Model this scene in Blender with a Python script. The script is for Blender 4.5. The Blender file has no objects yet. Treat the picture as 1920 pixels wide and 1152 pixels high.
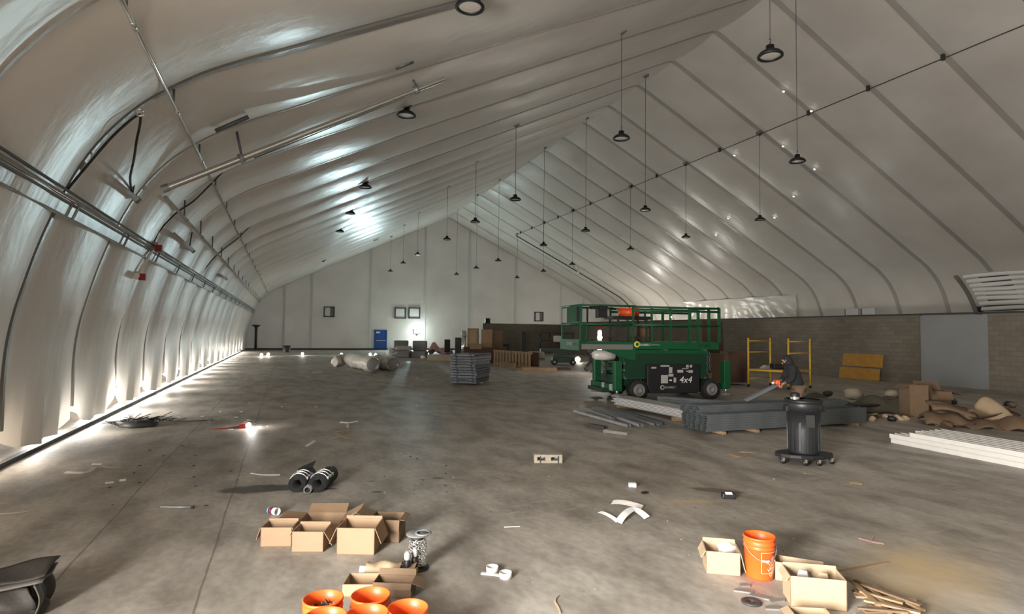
import bpy, bmesh, math, random
from mathutils import Vector, Matrix
random.seed(7)
PI = math.pi
SC = bpy.context.scene
COL = SC.collection
# ------------------------------------------------------------------ measured camera
FPX, YAW, PITCH, ROLL, CH = 1099.4, -.3667, .0436, .012, 2.1
S = 3.05                       # arch spacing in metres
T0 = 4.7294 * S                # first roof node
FAR = (4.7294 + 17) * S        # far gable
LB = 26.8                      # long block wall
def ray(px, py):
    xr = (px - 960) / FPX; yr = (576 - py) / FPX
    x = xr * math.cos(ROLL) - yr * math.sin(ROLL); y = xr * math.sin(ROLL) + yr * math.cos(ROLL)
    Y = y * math.cos(PITCH) + math.sin(PITCH); Z = -y * math.sin(PITCH) + math.cos(PITCH)
    return Vector((x * math.cos(YAW) - Z * math.sin(YAW), x * math.sin(YAW) + Z * math.cos(YAW), Y))
CAM = Vector((0, 0, CH))
def F(px, py, z=0.0):          # a point of the photo on a level plane
    d = ray(px, py); return CAM + d * ((z - CH) / d.z)
def onX(px, py, X):
    d = ray(px, py); return CAM + d * (X / d.x)
def onY(px, py, Y):
    d = ray(px, py); return CAM + d * (Y / d.y)
FWD = Vector((-math.sin(YAW), math.cos(YAW), 0)); RGT = Vector((math.cos(YAW), math.sin(YAW), 0))
def depth(p): return (Vector(p) - CAM).dot(FWD)
def mpp(p): return depth(p) / FPX
def Zat(p, py):                # height seen at picture row py above the point p of the floor
    q = Vector((p[0], p[1], CH)); k = depth(q)
    px0 = q.dot(RGT) / k * FPX + 960
    d = ray(px0, py); dd = d.dot(FWD)
    return CH + d.z / dd * k
# ------------------------------------------------------------------ building section
PL = [(-1.275, 0), (-1.275, .25), (-1.275, .45), (-1.265, .62), (-1.24, .78), (-1.205, .93), (-1.16, 1.1), (-1.10, 1.28), (-1.01, 1.5), (-.90, 1.69), (-.74, 1.88),
      (-.52, 2.055), (-.31, 2.18), (.0, 2.335), (.26, 2.47), (.82, 2.75), (1.43, 3.05), (2.42, 3.53), (3.5, 4.05), (4.6, 4.58), (5.45, 4.99), (5.65, 5.065)]
RID = 5.65
def cr(pts, n):
    out = []
    P = [pts[0]] + pts + [pts[-1]]
    for i in range(len(pts) - 1):
        a, b, c, d = [Vector(q) for q in P[i:i + 4]]
        for k in range(n):
            t = k / n
            out.append(.5 * ((2 * b) + (c - a) * t + (2 * a - 5 * b + 4 * c - d) * t * t + (3 * b - a - 3 * c + d) * t ** 3))
    out.append(Vector(pts[-1])); return out
HALF = [v * S for v in cr(PL, 4)]
PROF = HALF + [Vector((2 * RID * S - v.x, v.y)) for v in reversed(HALF[:-1])]
NP = len(PROF); NH = len(HALF) - 1
def pnormal(i):
    a = PROF[max(0, i - 1)]; b = PROF[min(NP - 1, i + 1)]
    t = (b - a).normalized(); return Vector((t.y, -t.x))
def roof_hit(px, py, lo=0, hi=None):
    d = ray(px, py); best = None
    for i in range(lo, (hi or NP) - 1):
        a, b = PROF[i], PROF[i + 1]
        e = b - a; n = Vector((-e.y, e.x))
        den = n.x * d.x + n.y * d.z
        if abs(den) < 1e-9: continue
        s = (n.x * a.x + n.y * (a.y - CH)) / den
        if s <= 0: continue
        q = Vector((d.x * s, CH + d.z * s)); u = (q - a).dot(e) / e.dot(e)
        if -.001 <= u <= 1.001 and (best is None or s < best): best = s
    return CAM + d * best if best else None
def roof_z(L):
    for i in range(NP - 1):
        a, b = PROF[i], PROF[i + 1]
        if a.x <= L <= b.x and b.x > a.x: return a.y + (b.y - a.y) * (L - a.x) / (b.x - a.x)
    return 0
def rib_t(i, L):
    return T0 + i * S - .2 * S * (7.47 * S - L) / (8.74 * S)
# ------------------------------------------------------------------ materials
def lin(c):
    c = c / 255.; return c / 12.92 if c <= .04045 else ((c + .055) / 1.055) ** 2.4
def rgb(r, g, b): return (lin(r), lin(g), lin(b), 1)
MATS = {}
def mat(name, col, rough=.6, metal=0, var=.0, vscale=6, bump=0, bscale=30, emit=None, estr=0, alpha=1, spec=.5, trans=0, col2=None):
    if name in MATS: return MATS[name]
    m = bpy.data.materials.new(name); m.use_nodes = True; nt = m.node_tree; b = nt.nodes['Principled BSDF']
    c = rgb(*col); b.inputs['Base Color'].default_value = c
    b.inputs['Roughness'].default_value = rough; b.inputs['Metallic'].default_value = metal
    b.inputs['Specular IOR Level'].default_value = spec; b.inputs['Alpha'].default_value = alpha
    b.inputs['Transmission Weight'].default_value = trans
    if emit: b.inputs['Emission Color'].default_value = rgb(*emit); b.inputs['Emission Strength'].default_value = estr
    if var or bump: tc = nt.nodes.new('ShaderNodeTexCoord')
    if var:
        n = nt.nodes.new('ShaderNodeTexNoise'); n.inputs['Scale'].default_value = vscale; n.inputs['Detail'].default_value = 5
        nt.links.new(tc.outputs['Object'], n.inputs['Vector'])
        r = nt.nodes.new('ShaderNodeValToRGB'); r.color_ramp.elements[0].position = .3; r.color_ramp.elements[1].position = .7
        c2 = rgb(*col2) if col2 else tuple(max(0, x * (1 - var)) for x in c[:3]) + (1,)
        r.color_ramp.elements[0].color = c2; r.color_ramp.elements[1].color = c
        nt.links.new(n.outputs['Fac'], r.inputs['Fac']); nt.links.new(r.outputs['Color'], b.inputs['Base Color'])
    if bump:
        n2 = nt.nodes.new('ShaderNodeTexNoise'); n2.inputs['Scale'].default_value = bscale; n2.inputs['Detail'].default_value = 4
        nt.links.new(tc.outputs['Object'], n2.inputs['Vector'])
        bp = nt.nodes.new('ShaderNodeBump'); bp.inputs['Strength'].default_value = bump; bp.inputs['Distance'].default_value = .02
        nt.links.new(n2.outputs['Fac'], bp.inputs['Height']); nt.links.new(bp.outputs['Normal'], b.inputs['Normal'])
    MATS[name] = m; return m
def liner_mat(name='white_liner', k=1.0, dark=1.0):
    m = bpy.data.materials.new(name); m.use_nodes = True; nt = m.node_tree; N = nt.nodes; L = nt.links
    b = N['Principled BSDF']; out = N['Material Output']
    tc = N.new('ShaderNodeTexCoord')
    n = N.new('ShaderNodeTexNoise'); n.inputs['Scale'].default_value = .35; n.inputs['Detail'].default_value = 4
    L.new(tc.outputs['Object'], n.inputs['Vector'])
    r = N.new('ShaderNodeValToRGB'); r.color_ramp.elements[0].position = .3; r.color_ramp.elements[1].position = .7
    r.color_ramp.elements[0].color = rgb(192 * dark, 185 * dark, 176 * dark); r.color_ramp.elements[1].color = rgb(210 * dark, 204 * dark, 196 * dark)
    L.new(n.outputs['Fac'], r.inputs['Fac']); L.new(r.outputs['Color'], b.inputs['Base Color'])
    b.inputs['Roughness'].default_value = .33; b.inputs['Specular IOR Level'].default_value = .5
    n2 = N.new('ShaderNodeTexNoise'); n2.inputs['Scale'].default_value = 1.6; n2.inputs['Detail'].default_value = 5
    mp = N.new('ShaderNodeMapping'); mp.inputs['Scale'].default_value = (1, 1.6, .55)
    L.new(tc.outputs['Object'], mp.inputs['Vector']); L.new(mp.outputs['Vector'], n2.inputs['Vector'])
    bp = N.new('ShaderNodeBump'); bp.inputs['Strength'].default_value = .35; bp.inputs['Distance'].default_value = .06
    L.new(n2.outputs['Fac'], bp.inputs['Height']); L.new(bp.outputs['Normal'], b.inputs['Normal'])
    tr = N.new('ShaderNodeBsdfTranslucent'); tr.inputs['Color'].default_value = rgb(238, 232, 222)
    mx = N.new('ShaderNodeMixShader'); mx.inputs[0].default_value = TRANSL * k
    L.new(b.outputs[0], mx.inputs[1]); L.new(tr.outputs[0], mx.inputs[2]); L.new(mx.outputs[0], out.inputs['Surface'])
    return m
def floor_mat():
    m = bpy.data.materials.new('dusty_concrete'); m.use_nodes = True; nt = m.node_tree; N = nt.nodes; L = nt.links
    b = N['Principled BSDF']; tc = N.new('ShaderNodeTexCoord')
    def noise(sc, det, mapping=None):
        n = N.new('ShaderNodeTexNoise'); n.inputs['Scale'].default_value = sc; n.inputs['Detail'].default_value = det
        src = tc.outputs['Object']
        if mapping:
            mp = N.new('ShaderNodeMapping'); mp.inputs['Scale'].default_value = mapping[0]; mp.inputs['Rotation'].default_value = (0, 0, mapping[1])
            L.new(src, mp.inputs['Vector']); src = mp.outputs['Vector']
        L.new(src, n.inputs['Vector']); return n
    def ramp(f, p0, c0, p1, c1):
        r = N.new('ShaderNodeValToRGB'); e = r.color_ramp.elements; e[0].position = p0; e[0].color = c0; e[1].position = p1; e[1].color = c1
        L.new(f, r.inputs['Fac']); return r
    def mix(kind, fac, a, c):
        x = N.new('ShaderNodeMix'); x.data_type = 'RGBA'; x.blend_type = kind
        if isinstance(fac, float): x.inputs[0].default_value = fac
        else: L.new(fac, x.inputs[0])
        L.new(a, x.inputs[6])
        if isinstance(c, tuple): x.inputs[7].default_value = c
        else: L.new(c, x.inputs[7])
        return x.outputs[2]
    a = ramp(noise(.22, 6).outputs['Fac'], .32, rgb(149, 141, 129), .68, rgb(181, 175, 166))
    g = ramp(noise(2.2, 8, ((1, .45, 1), .4)).outputs['Fac'], .32, (.60, .59, .57, 1), .60, (1.05, 1.05, 1.05, 1))
    fine = ramp(noise(14, 8, ((1, .6, 1), .9)).outputs['Fac'], .35, (.80, .79, .78, 1), .65, (1.06, 1.06, 1.06, 1))
    col = mix('MULTIPLY', 1.0, a.outputs[0], g.outputs[0]); col = mix('MULTIPLY', .8, col, fine.outputs[0])
    st = ramp(noise(5, 6, ((.35, 1.6, 1), -.9)).outputs['Fac'], .56, (0, 0, 0, 1), .72, (1, 1, 1, 1))
    near = ramp(noise(.5, 3).outputs['Fac'], .45, (0, 0, 0, 1), .65, (1, 1, 1, 1))
    k = N.new('ShaderNodeMath'); k.operation = 'MULTIPLY'; L.new(st.outputs[0], k.inputs[0]); L.new(near.outputs[0], k.inputs[1])
    k2 = N.new('ShaderNodeMath'); k2.operation = 'MULTIPLY'; k2.inputs[1].default_value = .75; L.new(k.outputs[0], k2.inputs[0])
    col = mix('MIX', k2.outputs[0], col, rgb(178, 172, 162))
    # sawdust spread on the right foreground, dried spills and the bucket's painted shadow: marks with places of their own
    def spot(cx, cy, sx, sy, rot, c, amt, soft, cur, nsc=3.):
        mp = N.new('ShaderNodeMapping'); mp.vector_type = 'TEXTURE'
        mp.inputs['Location'].default_value = (cx, cy, 0); mp.inputs['Rotation'].default_value = (0, 0, rot); mp.inputs['Scale'].default_value = (sx, sy, 1)
        L.new(tc.outputs['Object'], mp.inputs['Vector'])
        ln = N.new('ShaderNodeVectorMath'); ln.operation = 'LENGTH'; L.new(mp.outputs['Vector'], ln.inputs[0])
        nn = noise(nsc, 6); ad = N.new('ShaderNodeMath'); ad.operation = 'MULTIPLY_ADD'; ad.inputs[1].default_value = 1.1; 
        L.new(nn.outputs['Fac'], ad.inputs[0]); L.new(ln.outputs['Value'], ad.inputs[2])
        rr = ramp(ad.outputs[0], 1.45 - soft, (amt, amt, amt, 1), 1.45, (0, 0, 0, 1))
        rr2 = N.new('ShaderNodeMapRange'); rr2.inputs[1].default_value = 1.5 - soft; rr2.inputs[2].default_value = 1.5; rr2.inputs[3].default_value = amt; rr2.inputs[4].default_value = 0
        L.new(ad.outputs[0], rr2.inputs[0]); N.remove(rr)
        return mix('MIX', rr2.outputs[0], cur, c)
    p = F(1730, 1075); col = spot(p.x, p.y, 1.25, .7, .5, rgb(186, 160, 118), .75, .8, col)
    p = F(1480, 1010); col = spot(p.x, p.y, .55, .35, .3, rgb(78, 66, 52), .5, .7, col)  # shadow behind the right bucket, painted into the floor colour
    p = F(1300, 941); col = spot(p.x, p.y, .42, .10, -.3, rgb(176, 156, 120), .8, .5, col)
    p = F(1345, 920); col = spot(p.x, p.y, .14, .42, .9, rgb(84, 68, 52), .7, .3, col)
    p = F(488, 917); col = spot(p.x, p.y, .55, .26, -.2, rgb(52, 44, 34), .85, .3, col)
    for (x, y, a_, b_) in ((612, 901, .13, .05), (616, 917, .13, .05), (695, 903, .11, .04), (820, 897, .1, .05), (860, 752, .3, .1), (707, 923, .1, .05)):
        p = F(x, y); col = spot(p.x, p.y, a_, b_, YAW, rgb(58, 50, 42), .8, .4, col)
    # saw-cut joints
    sep = N.new('ShaderNodeSeparateXYZ'); L.new(tc.outputs['Object'], sep.inputs[0])
    wob = noise(.9, 3)
    for X0 in (-.5667 * S, -.1857 * S - .02):
        s1 = N.new('ShaderNodeMath'); s1.operation = 'MULTIPLY_ADD'; s1.inputs[1].default_value = .05; s1.inputs[2].default_value = -X0 - .025
        L.new(wob.outputs['Fac'], s1.inputs[0])
        ad = N.new('ShaderNodeMath'); ad.operation = 'ADD'; L.new(sep.outputs[0], ad.inputs[0]); L.new(s1.outputs[0], ad.inputs[1])
        ab = N.new('ShaderNodeMath'); ab.operation = 'ABSOLUTE'; L.new(ad.outputs[0], ab.inputs[0])
        mr = N.new('ShaderNodeMapRange'); mr.inputs[1].default_value = .004; mr.inputs[2].default_value = .014; mr.inputs[3].default_value = .55; mr.inputs[4].default_value = 0
        L.new(ab.outputs[0], mr.inputs[0]); col = mix('MIX', mr.outputs[0], col, rgb(58, 52, 46))
    L.new(col, b.inputs['Base Color'])
    b.inputs['Roughness'].default_value = .55; b.inputs['Specular IOR Level'].default_value = .35
    bp = N.new('ShaderNodeBump'); bp.inputs['Strength'].default_value = .25; bp.inputs['Distance'].default_value = .01
    L.new(noise(9, 6).outputs['Fac'], bp.inputs['Height']); L.new(bp.outputs['Normal'], b.inputs['Normal'])
    return m
def block_mat():
    m = bpy.data.materials.new('grey_block'); m.use_nodes = True; nt = m.node_tree; N = nt.nodes; L = nt.links; b = N['Principled BSDF']
    tc = N.new('ShaderNodeTexCoord'); br = N.new('ShaderNodeTexBrick')
    L.new(tc.outputs['UV'], br.inputs['Vector'])
    br.inputs['Scale'].default_value = 1; br.inputs['Brick Width'].default_value = .4; br.inputs['Row Height'].default_value = .2; br.inputs['Mortar Size'].default_value = .012
    br.inputs['Color1'].default_value = rgb(122, 114, 101); br.inputs['Color2'].default_value = rgb(112, 103, 92); br.inputs['Mortar'].default_value = rgb(104, 97, 86)
    n = N.new('ShaderNodeTexNoise'); n.inputs['Scale'].default_value = .35; n.inputs['Detail'].default_value = 5; L.new(tc.outputs['Object'], n.inputs['Vector'])
    r = N.new('ShaderNodeValToRGB'); r.color_ramp.elements[0].color = (.7, .66, .6, 1); r.color_ramp.elements[1].color = (1, 1, 1, 1); r.color_ramp.elements[0].position = .35; r.color_ramp.elements[1].position = .65
    L.new(n.outputs['Fac'], r.inputs['Fac'])
    x = N.new('ShaderNodeMix'); x.data_type = 'RGBA'; x.blend_type = 'MULTIPLY'; x.inputs[0].default_value = .8
    L.new(br.outputs['Color'], x.inputs[6]); L.new(r.outputs[0], x.inputs[7]); L.new(x.outputs[2], b.inputs['Base Color'])
    b.inputs['Roughness'].default_value = .85
    return m
TRANSL = .06
ASSUMED_DOORP, GAPP, FLOODP, WORLDP = 4300, 190, 1300, .42
M_LINER = liner_mat(); M_FLOOR = floor_mat(); M_BLOCK = block_mat()
M_GABLE = liner_mat('gable_liner', 2.2, 1.06)
for n_ in M_GABLE.node_tree.nodes:
    if n_.type == 'BSDF_TRANSLUCENT': n_.inputs['Color'].default_value = rgb(226, 236, 238)
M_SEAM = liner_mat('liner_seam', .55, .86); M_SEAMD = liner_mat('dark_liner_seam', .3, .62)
M_PIL = mat('gable_seam', (205, 207, 206), .6)
M_STEEL = mat('galvanised', (164, 167, 168), .40, .5, var=.25, vscale=3)
M_CORD = mat('grey_cord', (84, 81, 77), .6)
M_STEELD = mat('dull_galvanised', (118, 124, 126), .5, .6, var=.25, vscale=3)
M_CHROME = mat('bright_steel', (226, 225, 221), .22, .9)
M_BLACK = mat('black_plastic', (26, 26, 27), .5)
M_RUBBER = mat('black_rubber', (30, 30, 31), .8, bump=.2)
M_DARK = mat('dark_grey', (52, 51, 50), .6)
M_GREY = mat('mid_grey', (120, 118, 114), .6, var=.1)
M_LGREY = mat('light_grey', (172, 170, 166), .6, var=.08)
M_WHITE = mat('white_paint', (228, 226, 221), .45)
M_PAPER = mat('white_paper', (232, 232, 232), .7)
M_LENS = mat('lamp_lens', (205, 200, 190), .25, spec=.8)
M_GREEN = mat('lift_green', (10, 84, 47), .42, var=.15, vscale=2)
M_GREEND = mat('lift_green_dark', (9, 52, 32), .5)
M_ORANGE = mat('bucket_orange', (226, 90, 30), .45)
M_CARD = mat('cardboard', (158, 130, 102), .8, var=.12, vscale=5, bump=.1, bscale=12)
M_CARDI = mat('cardboard_pale', (170, 148, 120), .8, var=.12, vscale=5, bump=.15, bscale=9)
M_CARDD = mat('cardboard_brown', (116, 94, 72), .85, var=.15, vscale=5)
M_WOOD = mat('pine', (160, 132, 98), .7, var=.25, vscale=4)
M_WOODD = mat('dark_board', (88, 66, 50), .75, var=.25, vscale=2)
M_PLY = mat('yellow_plywood', (172, 126, 46), .7, var=.25, vscale=5)
M_YEL = mat('scaffold_yellow', (222, 176, 58), .45, var=.1)
M_BLUE = mat('door_blue', (30, 78, 150), .45)
M_RED = mat('red_plastic', (150, 22, 24), .45)
M_PINK = mat('pink_sheet', (184, 146, 140), .8, bump=.3, bscale=6)
M_INSUL = mat('grey_wrap', (142, 140, 140), .55, bump=.3, bscale=8)
M_FILM = mat('clear_film', (214, 210, 200), .25, bump=.6, bscale=10, spec=.7)
M_TARP = mat('dark_tarp', (46, 42, 37), .7, bump=.3, bscale=12)
M_BLOCKC = mat('block_concrete', (168, 158, 142), .9, var=.2, vscale=12)
M_JACKET = mat('black_hoodie', (30, 31, 34), .9)
M_TROUS = mat('brown_trousers', (104, 84, 64), .9, var=.2, vscale=8)
M_JEANS = mat('dark_trousers', (40, 40, 46), .9)
M_SKIN = mat('skin', (176, 124, 98), .55)
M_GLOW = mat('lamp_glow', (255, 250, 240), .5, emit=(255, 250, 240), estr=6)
M_GLOWC = mat('cool_lamp_glow', (235, 250, 255), .5, emit=(222, 246, 255), estr=30)
M_WHITESTEEL = mat('white_coated_steel', (206, 202, 195), .4, var=.06)
# ------------------------------------------------------------------ mesh kit
class MB:
    def __init__(s): s.bm = bmesh.new()
    def box(s, c, d, rot=None, taper=None):
        M = Matrix.Translation(Vector(c)) @ (rot if rot is not None else Matrix.Identity(4))
        vs = []
        for z in (-.5, .5):
            for x, y in ((-.5, -.5), (.5, -.5), (.5, .5), (-.5, .5)):
                k = taper if (taper and z > 0) else 1
                vs.append(s.bm.verts.new(M @ Vector((x * d[0] * k, y * d[1] * k, z * d[2]))))
        for f in ((3, 2, 1, 0), (4, 5, 6, 7), (0, 1, 5, 4), (1, 2, 6, 5), (2, 3, 7, 6), (3, 0, 4, 7)): s.bm.faces.new([vs[i] for i in f])
        return s
    def quad(s, pts, th=0):
        v = [s.bm.verts.new(Vector(p)) for p in pts]; s.bm.faces.new(v)
        if th:
            n = (Vector(pts[1]) - Vector(pts[0])).cross(Vector(pts[-1]) - Vector(pts[0])).normalized() * th
            w = [s.bm.verts.new(Vector(p) - n) for p in pts]; s.bm.faces.new(list(reversed(w)))
            k = len(v)
            for i in range(k): s.bm.faces.new((v[(i + 1) % k], v[i], w[i], w[(i + 1) % k]))
        return s
    def tube(s, pts, r, n=8, cap=True, smooth=True):
        pts = [Vector(p) for p in pts]; rings = []; up = None
        for i, p in enumerate(pts):
            t = (pts[min(i + 1, len(pts) - 1)] - pts[max(i - 1, 0)]).normalized()
            if up is None: up = Vector((0, 0, 1)) if abs(t.z) < .9 else Vector((1, 0, 0))
            a = t.cross(up).normalized(); b = a.cross(t).normalized(); up = b
            rr = r[i] if isinstance(r, (list, tuple)) else r
            rings.append([s.bm.verts.new(p + (a * math.cos(2 * PI * k / n) + b * math.sin(2 * PI * k / n)) * rr) for k in range(n)])
        for i in range(len(rings) - 1):
            for k in range(n):
                f = s.bm.faces.new((rings[i][k], rings[i][(k + 1) % n], rings[i + 1][(k + 1) % n], rings[i + 1][k])); f.smooth = smooth
        if cap: s.bm.faces.new(list(reversed(rings[0]))); s.bm.faces.new(rings[-1])
        return s
    def lathe(s, prof, n=24, c=(0, 0, 0), M=None, smooth=True):
        M = M or Matrix.Identity(4); c = Vector(c); rings = []
        for r, z in prof:
            if r < 1e-6: rings.append([s.bm.verts.new(M @ Vector((0, 0, z)) + c)])
            else: rings.append([s.bm.verts.new(M @ Vector((r * math.cos(2 * PI * k / n), r * math.sin(2 * PI * k / n), z)) + c) for k in range(n)])
        for a, b in zip(rings, rings[1:]):
            for k in range(n):
                A = a[k % len(a)], a[(k + 1) % len(a)]; B = b[k % len(b)], b[(k + 1) % len(b)]
                vs = [A[0], A[1], B[1], B[0]]; u = []
                for v in vs:
                    if v not in u: u.append(v)
                if len(u) > 2: f = s.bm.faces.new(u); f.smooth = smooth
        return s
    def prism(s, poly, a, b, axis='y'):     # 2-D outline extruded along an axis
        def P(u, v, w): return Vector((u, w, v)) if axis == 'y' else (Vector((w, u, v)) if axis == 'x' else Vector((u, v, w)))
        A = [s.bm.verts.new(P(u, v, a)) for u, v in poly]; B = [s.bm.verts.new(P(u, v, b)) for u, v in poly]
        s.bm.faces.new(A); s.bm.faces.new(list(reversed(B))); k = len(poly)
        for i in range(k): s.bm.faces.new((A[(i + 1) % k], A[i], B[i], B[(i + 1) % k]))
        return s
    def ball(s, c, r, sc=(1, 1, 1), jit=0, sub=2, seed=0):
        rnd = random.Random(seed)
        g = bmesh.ops.create_icosphere(s.bm, subdivisions=sub, radius=r)
        for v in g['verts']:
            k = 1 + (rnd.random() - .5) * jit
            v.co = Vector((v.co.x * sc[0], v.co.y * sc[1], v.co.z * sc[2])) * k + Vector(c)
        for f in s.bm.faces: f.smooth = True
        return s
def link(name, me, parent=None, loc=None, rotz=0):
    o = bpy.data.objects.new(name, me); COL.objects.link(o)
    if parent: o.parent = parent
    if loc is not None: o.location = loc
    if rotz: o.rotation_euler = (0, 0, rotz)
    return o
def obj(name, mb, m, parent=None, loc=None, rotz=0, bevel=0):
    bm = mb.bm if isinstance(mb, MB) else mb
    bmesh.ops.recalc_face_normals(bm, faces=bm.faces)
    me = bpy.data.meshes.new(name); bm.to_mesh(me); bm.free(); me.materials.append(m)
    o = link(name, me, parent, loc, rotz)
    if bevel:
        b = o.modifiers.new('bevel', 'BEVEL'); b.width = bevel; b.segments = 2; b.limit_method = 'ANGLE'
    return o
def tag(o, label, cat, group=None, kind=None):
    if label: o['label'] = label
    if cat: o['category'] = cat
    if group: o['group'] = group
    if kind: o['kind'] = kind
    return o
def thing(name, label, cat, loc=(0, 0, 0), rotz=0, group=None):
    o = bpy.data.objects.new(name, None); COL.objects.link(o); o.empty_display_size = .1
    o.location = loc; o.rotation_euler = (0, 0, rotz); return tag(o, label, cat, group)
def struct(name, mb, m, parent=None, **k):
    o = obj(name, mb, m, parent, **k)
    if not parent: o['kind'] = 'structure'
    return o
def dup(src, loc, rot, label=None, group=None):
    r = src.copy(); COL.objects.link(r); r.location = loc
    r.rotation_euler = rot if isinstance(rot, (tuple, list)) else (0, 0, rot)
    if label: r['label'] = label
    if group: r['group'] = group
    for ch in list(src.children):
        c = ch.copy(); COL.objects.link(c); c.parent = r
        for g in list(ch.children):
            d = g.copy(); COL.objects.link(d); d.parent = c
    return r
def text_mesh(s, size, shear=0, align='CENTER'):
    cu = bpy.data.curves.new('lettering', 'FONT'); cu.body = s; cu.size = size; cu.align_x = align; cu.align_y = 'CENTER'; cu.shear = shear; cu.extrude = .002
    o = bpy.data.objects.new('lettering', cu); COL.objects.link(o)
    dg = bpy.context.evaluated_depsgraph_get(); me = bpy.data.meshes.new_from_object(o.evaluated_get(dg))
    bpy.data.objects.remove(o); bpy.data.curves.remove(cu); return me
def front_text(name, s, size, m, parent, x, y, z, shear=0):
    me = text_mesh(s, size, shear); me.transform(Matrix.Translation((x, y, z)) @ Matrix.Rotation(PI / 2, 4, 'X')); me.materials.clear(); me.materials.append(m)
    return link(name, me, parent)
def skin(name, chain, m, parent, sub=2):
    """chain: list of (xyz, radius, index of parent or None) -> one continuous skinned body"""
    me = bpy.data.meshes.new(name)
    me.from_pydata([c[0] for c in chain], [(i, c[2]) for i, c in enumerate(chain) if c[2] is not None], [])
    o = link(name, me, parent)
    o.modifiers.new('skin', 'SKIN').use_smooth_shade = True
    sv = me.skin_vertices[0].data
    for i, c in enumerate(chain):
        r = c[1] if isinstance(c[1], tuple) else (c[1], c[1]); sv[i].radius = r
        sv[i].use_root = (c[2] is None)
    sm = o.modifiers.new('sub', 'SUBSURF'); sm.levels = sub; sm.render_levels = sub
    me.materials.append(m); return o
def rotx(a): return Matrix.Rotation(a, 4, 'X')
def roty(a): return Matrix.Rotation(a, 4, 'Y')
def rotZ(a): return Matrix.Rotation(a, 4, 'Z')
# ================================================================== THE SETTING
ASSUMED_DOOR_T = (-2.0, 1.2)  # span of the assumed, unseen doorway along the left wall
def amp(i):
    z = PROF[i].y; L = PROF[i].x
    k = .05 + .17 * min(1, z / 2.5)
    if L > 3: k = .17
    if L > RID * S: k = .15 if z > 4 else .08
    return k
def liner(name, i0, i1, ilo, ihi, gap=False, nu=12):
    bm = bmesh.new(); rows = []; rnd = random.Random(3)
    bay = {i: .8 + .4 * rnd.random() for i in range(-12, 22)}
    for ib in range(ilo, ihi):
        for ku in range(nu + (1 if ib == ihi - 1 else 0)):
            u = ku / nu; row = []
            bul = 1 - abs(2 * u - 1) ** 2.3
            for i in range(i0, i1 + 1):
                p = PROF[i]; n = pnormal(i)
                if i == NH: n = Vector((0, -1))
                a = amp(i) * bul * bay[ib]
                if i in (NH - 1, NH, NH + 1): a *= .9
                x = p.x + n.x * a; z = p.y + n.y * a
                t = rib_t(ib + u, p.x)
                if gap and p.y < 1.3:
                    z0 = .13 + (.34 + .12 * math.sin(ib * 2.3)) * math.exp(-(min(u, 1 - u) / .13) ** 2) * (1 if ib > -4 else 0)
                    z0 += .05 * abs(math.sin(u * 9 + ib))
                    z = z0 + p.y * (1.3 - z0) / 1.3
                    x += (.05 * math.sin(u * 23 + ib * 1.7) + .03 * math.sin(u * 51 + ib)) * (1 - p.y / 1.3)
                row.append((x, min(t, FAR + .02), max(z, 0)))
            rows.append(row)
    vs = [[bm.verts.new(v) for v in r] for r in rows]
    for a, b in zip(vs, vs[1:]):
        for k in range(len(a) - 1):
            c = [a[k], b[k], b[k + 1], a[k + 1]]
            m = sum((v.co for v in c), Vector()) / 4
            if gap and ASSUMED_DOOR_T[0] < m.y < ASSUMED_DOOR_T[1] and m.z < 3.7: continue
            if abs(b[k].co.y - a[k].co.y) < 1e-6: continue
            f = bm.faces.new(c); f.smooth = True
    bm.normal_update()
    me = bpy.data.meshes.new(name); bm.to_mesh(me); bm.free(); me.materials.append(M_LINER)
    o = link(name, me); o['kind'] = 'structure'; return o
IT = max(i for i in range(NH) if PROF[i].y < 4.1)
IR = NP - 1 - max(i for i in range(NH) if PROF[i].y < 5.6)
liner('wall_left', 0, IT, -9, 19, gap=True)
liner('ceiling', IT, IR, -9, 19)
liner('wall_right', IR, NP - 1, -9, 19)
# arch seams
for n_, i in enumerate(range(-4, 18)):
    bm = bmesh.new(); prev = None
    for k in range(3, NP):
        p = PROF[k]; n = pnormal(k)
        if k == NH: n = Vector((0, -1))
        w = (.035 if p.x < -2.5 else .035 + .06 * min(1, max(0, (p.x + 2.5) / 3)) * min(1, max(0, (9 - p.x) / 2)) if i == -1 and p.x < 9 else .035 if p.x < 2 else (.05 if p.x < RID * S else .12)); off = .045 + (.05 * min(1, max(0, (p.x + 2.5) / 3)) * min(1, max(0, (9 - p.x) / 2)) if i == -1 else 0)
        z0 = 0
        t = rib_t(i, p.x)
        ring = [bm.verts.new((p.x + n.x * d, t + s * w, p.y + z0 + n.y * d)) for d, s in ((-.03, -1), (off, -1), (off, 1), (-.03, 1))]
        if prev:
            for q in range(4): bm.faces.new((prev[q], prev[(q + 1) % 4], ring[(q + 1) % 4], ring[q]))
        prev = ring
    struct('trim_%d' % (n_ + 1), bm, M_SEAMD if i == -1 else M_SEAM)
# floor
struct('floor', MB().box((RID * S, 28, -.1), (48, 80, .2)), M_FLOOR)
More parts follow.
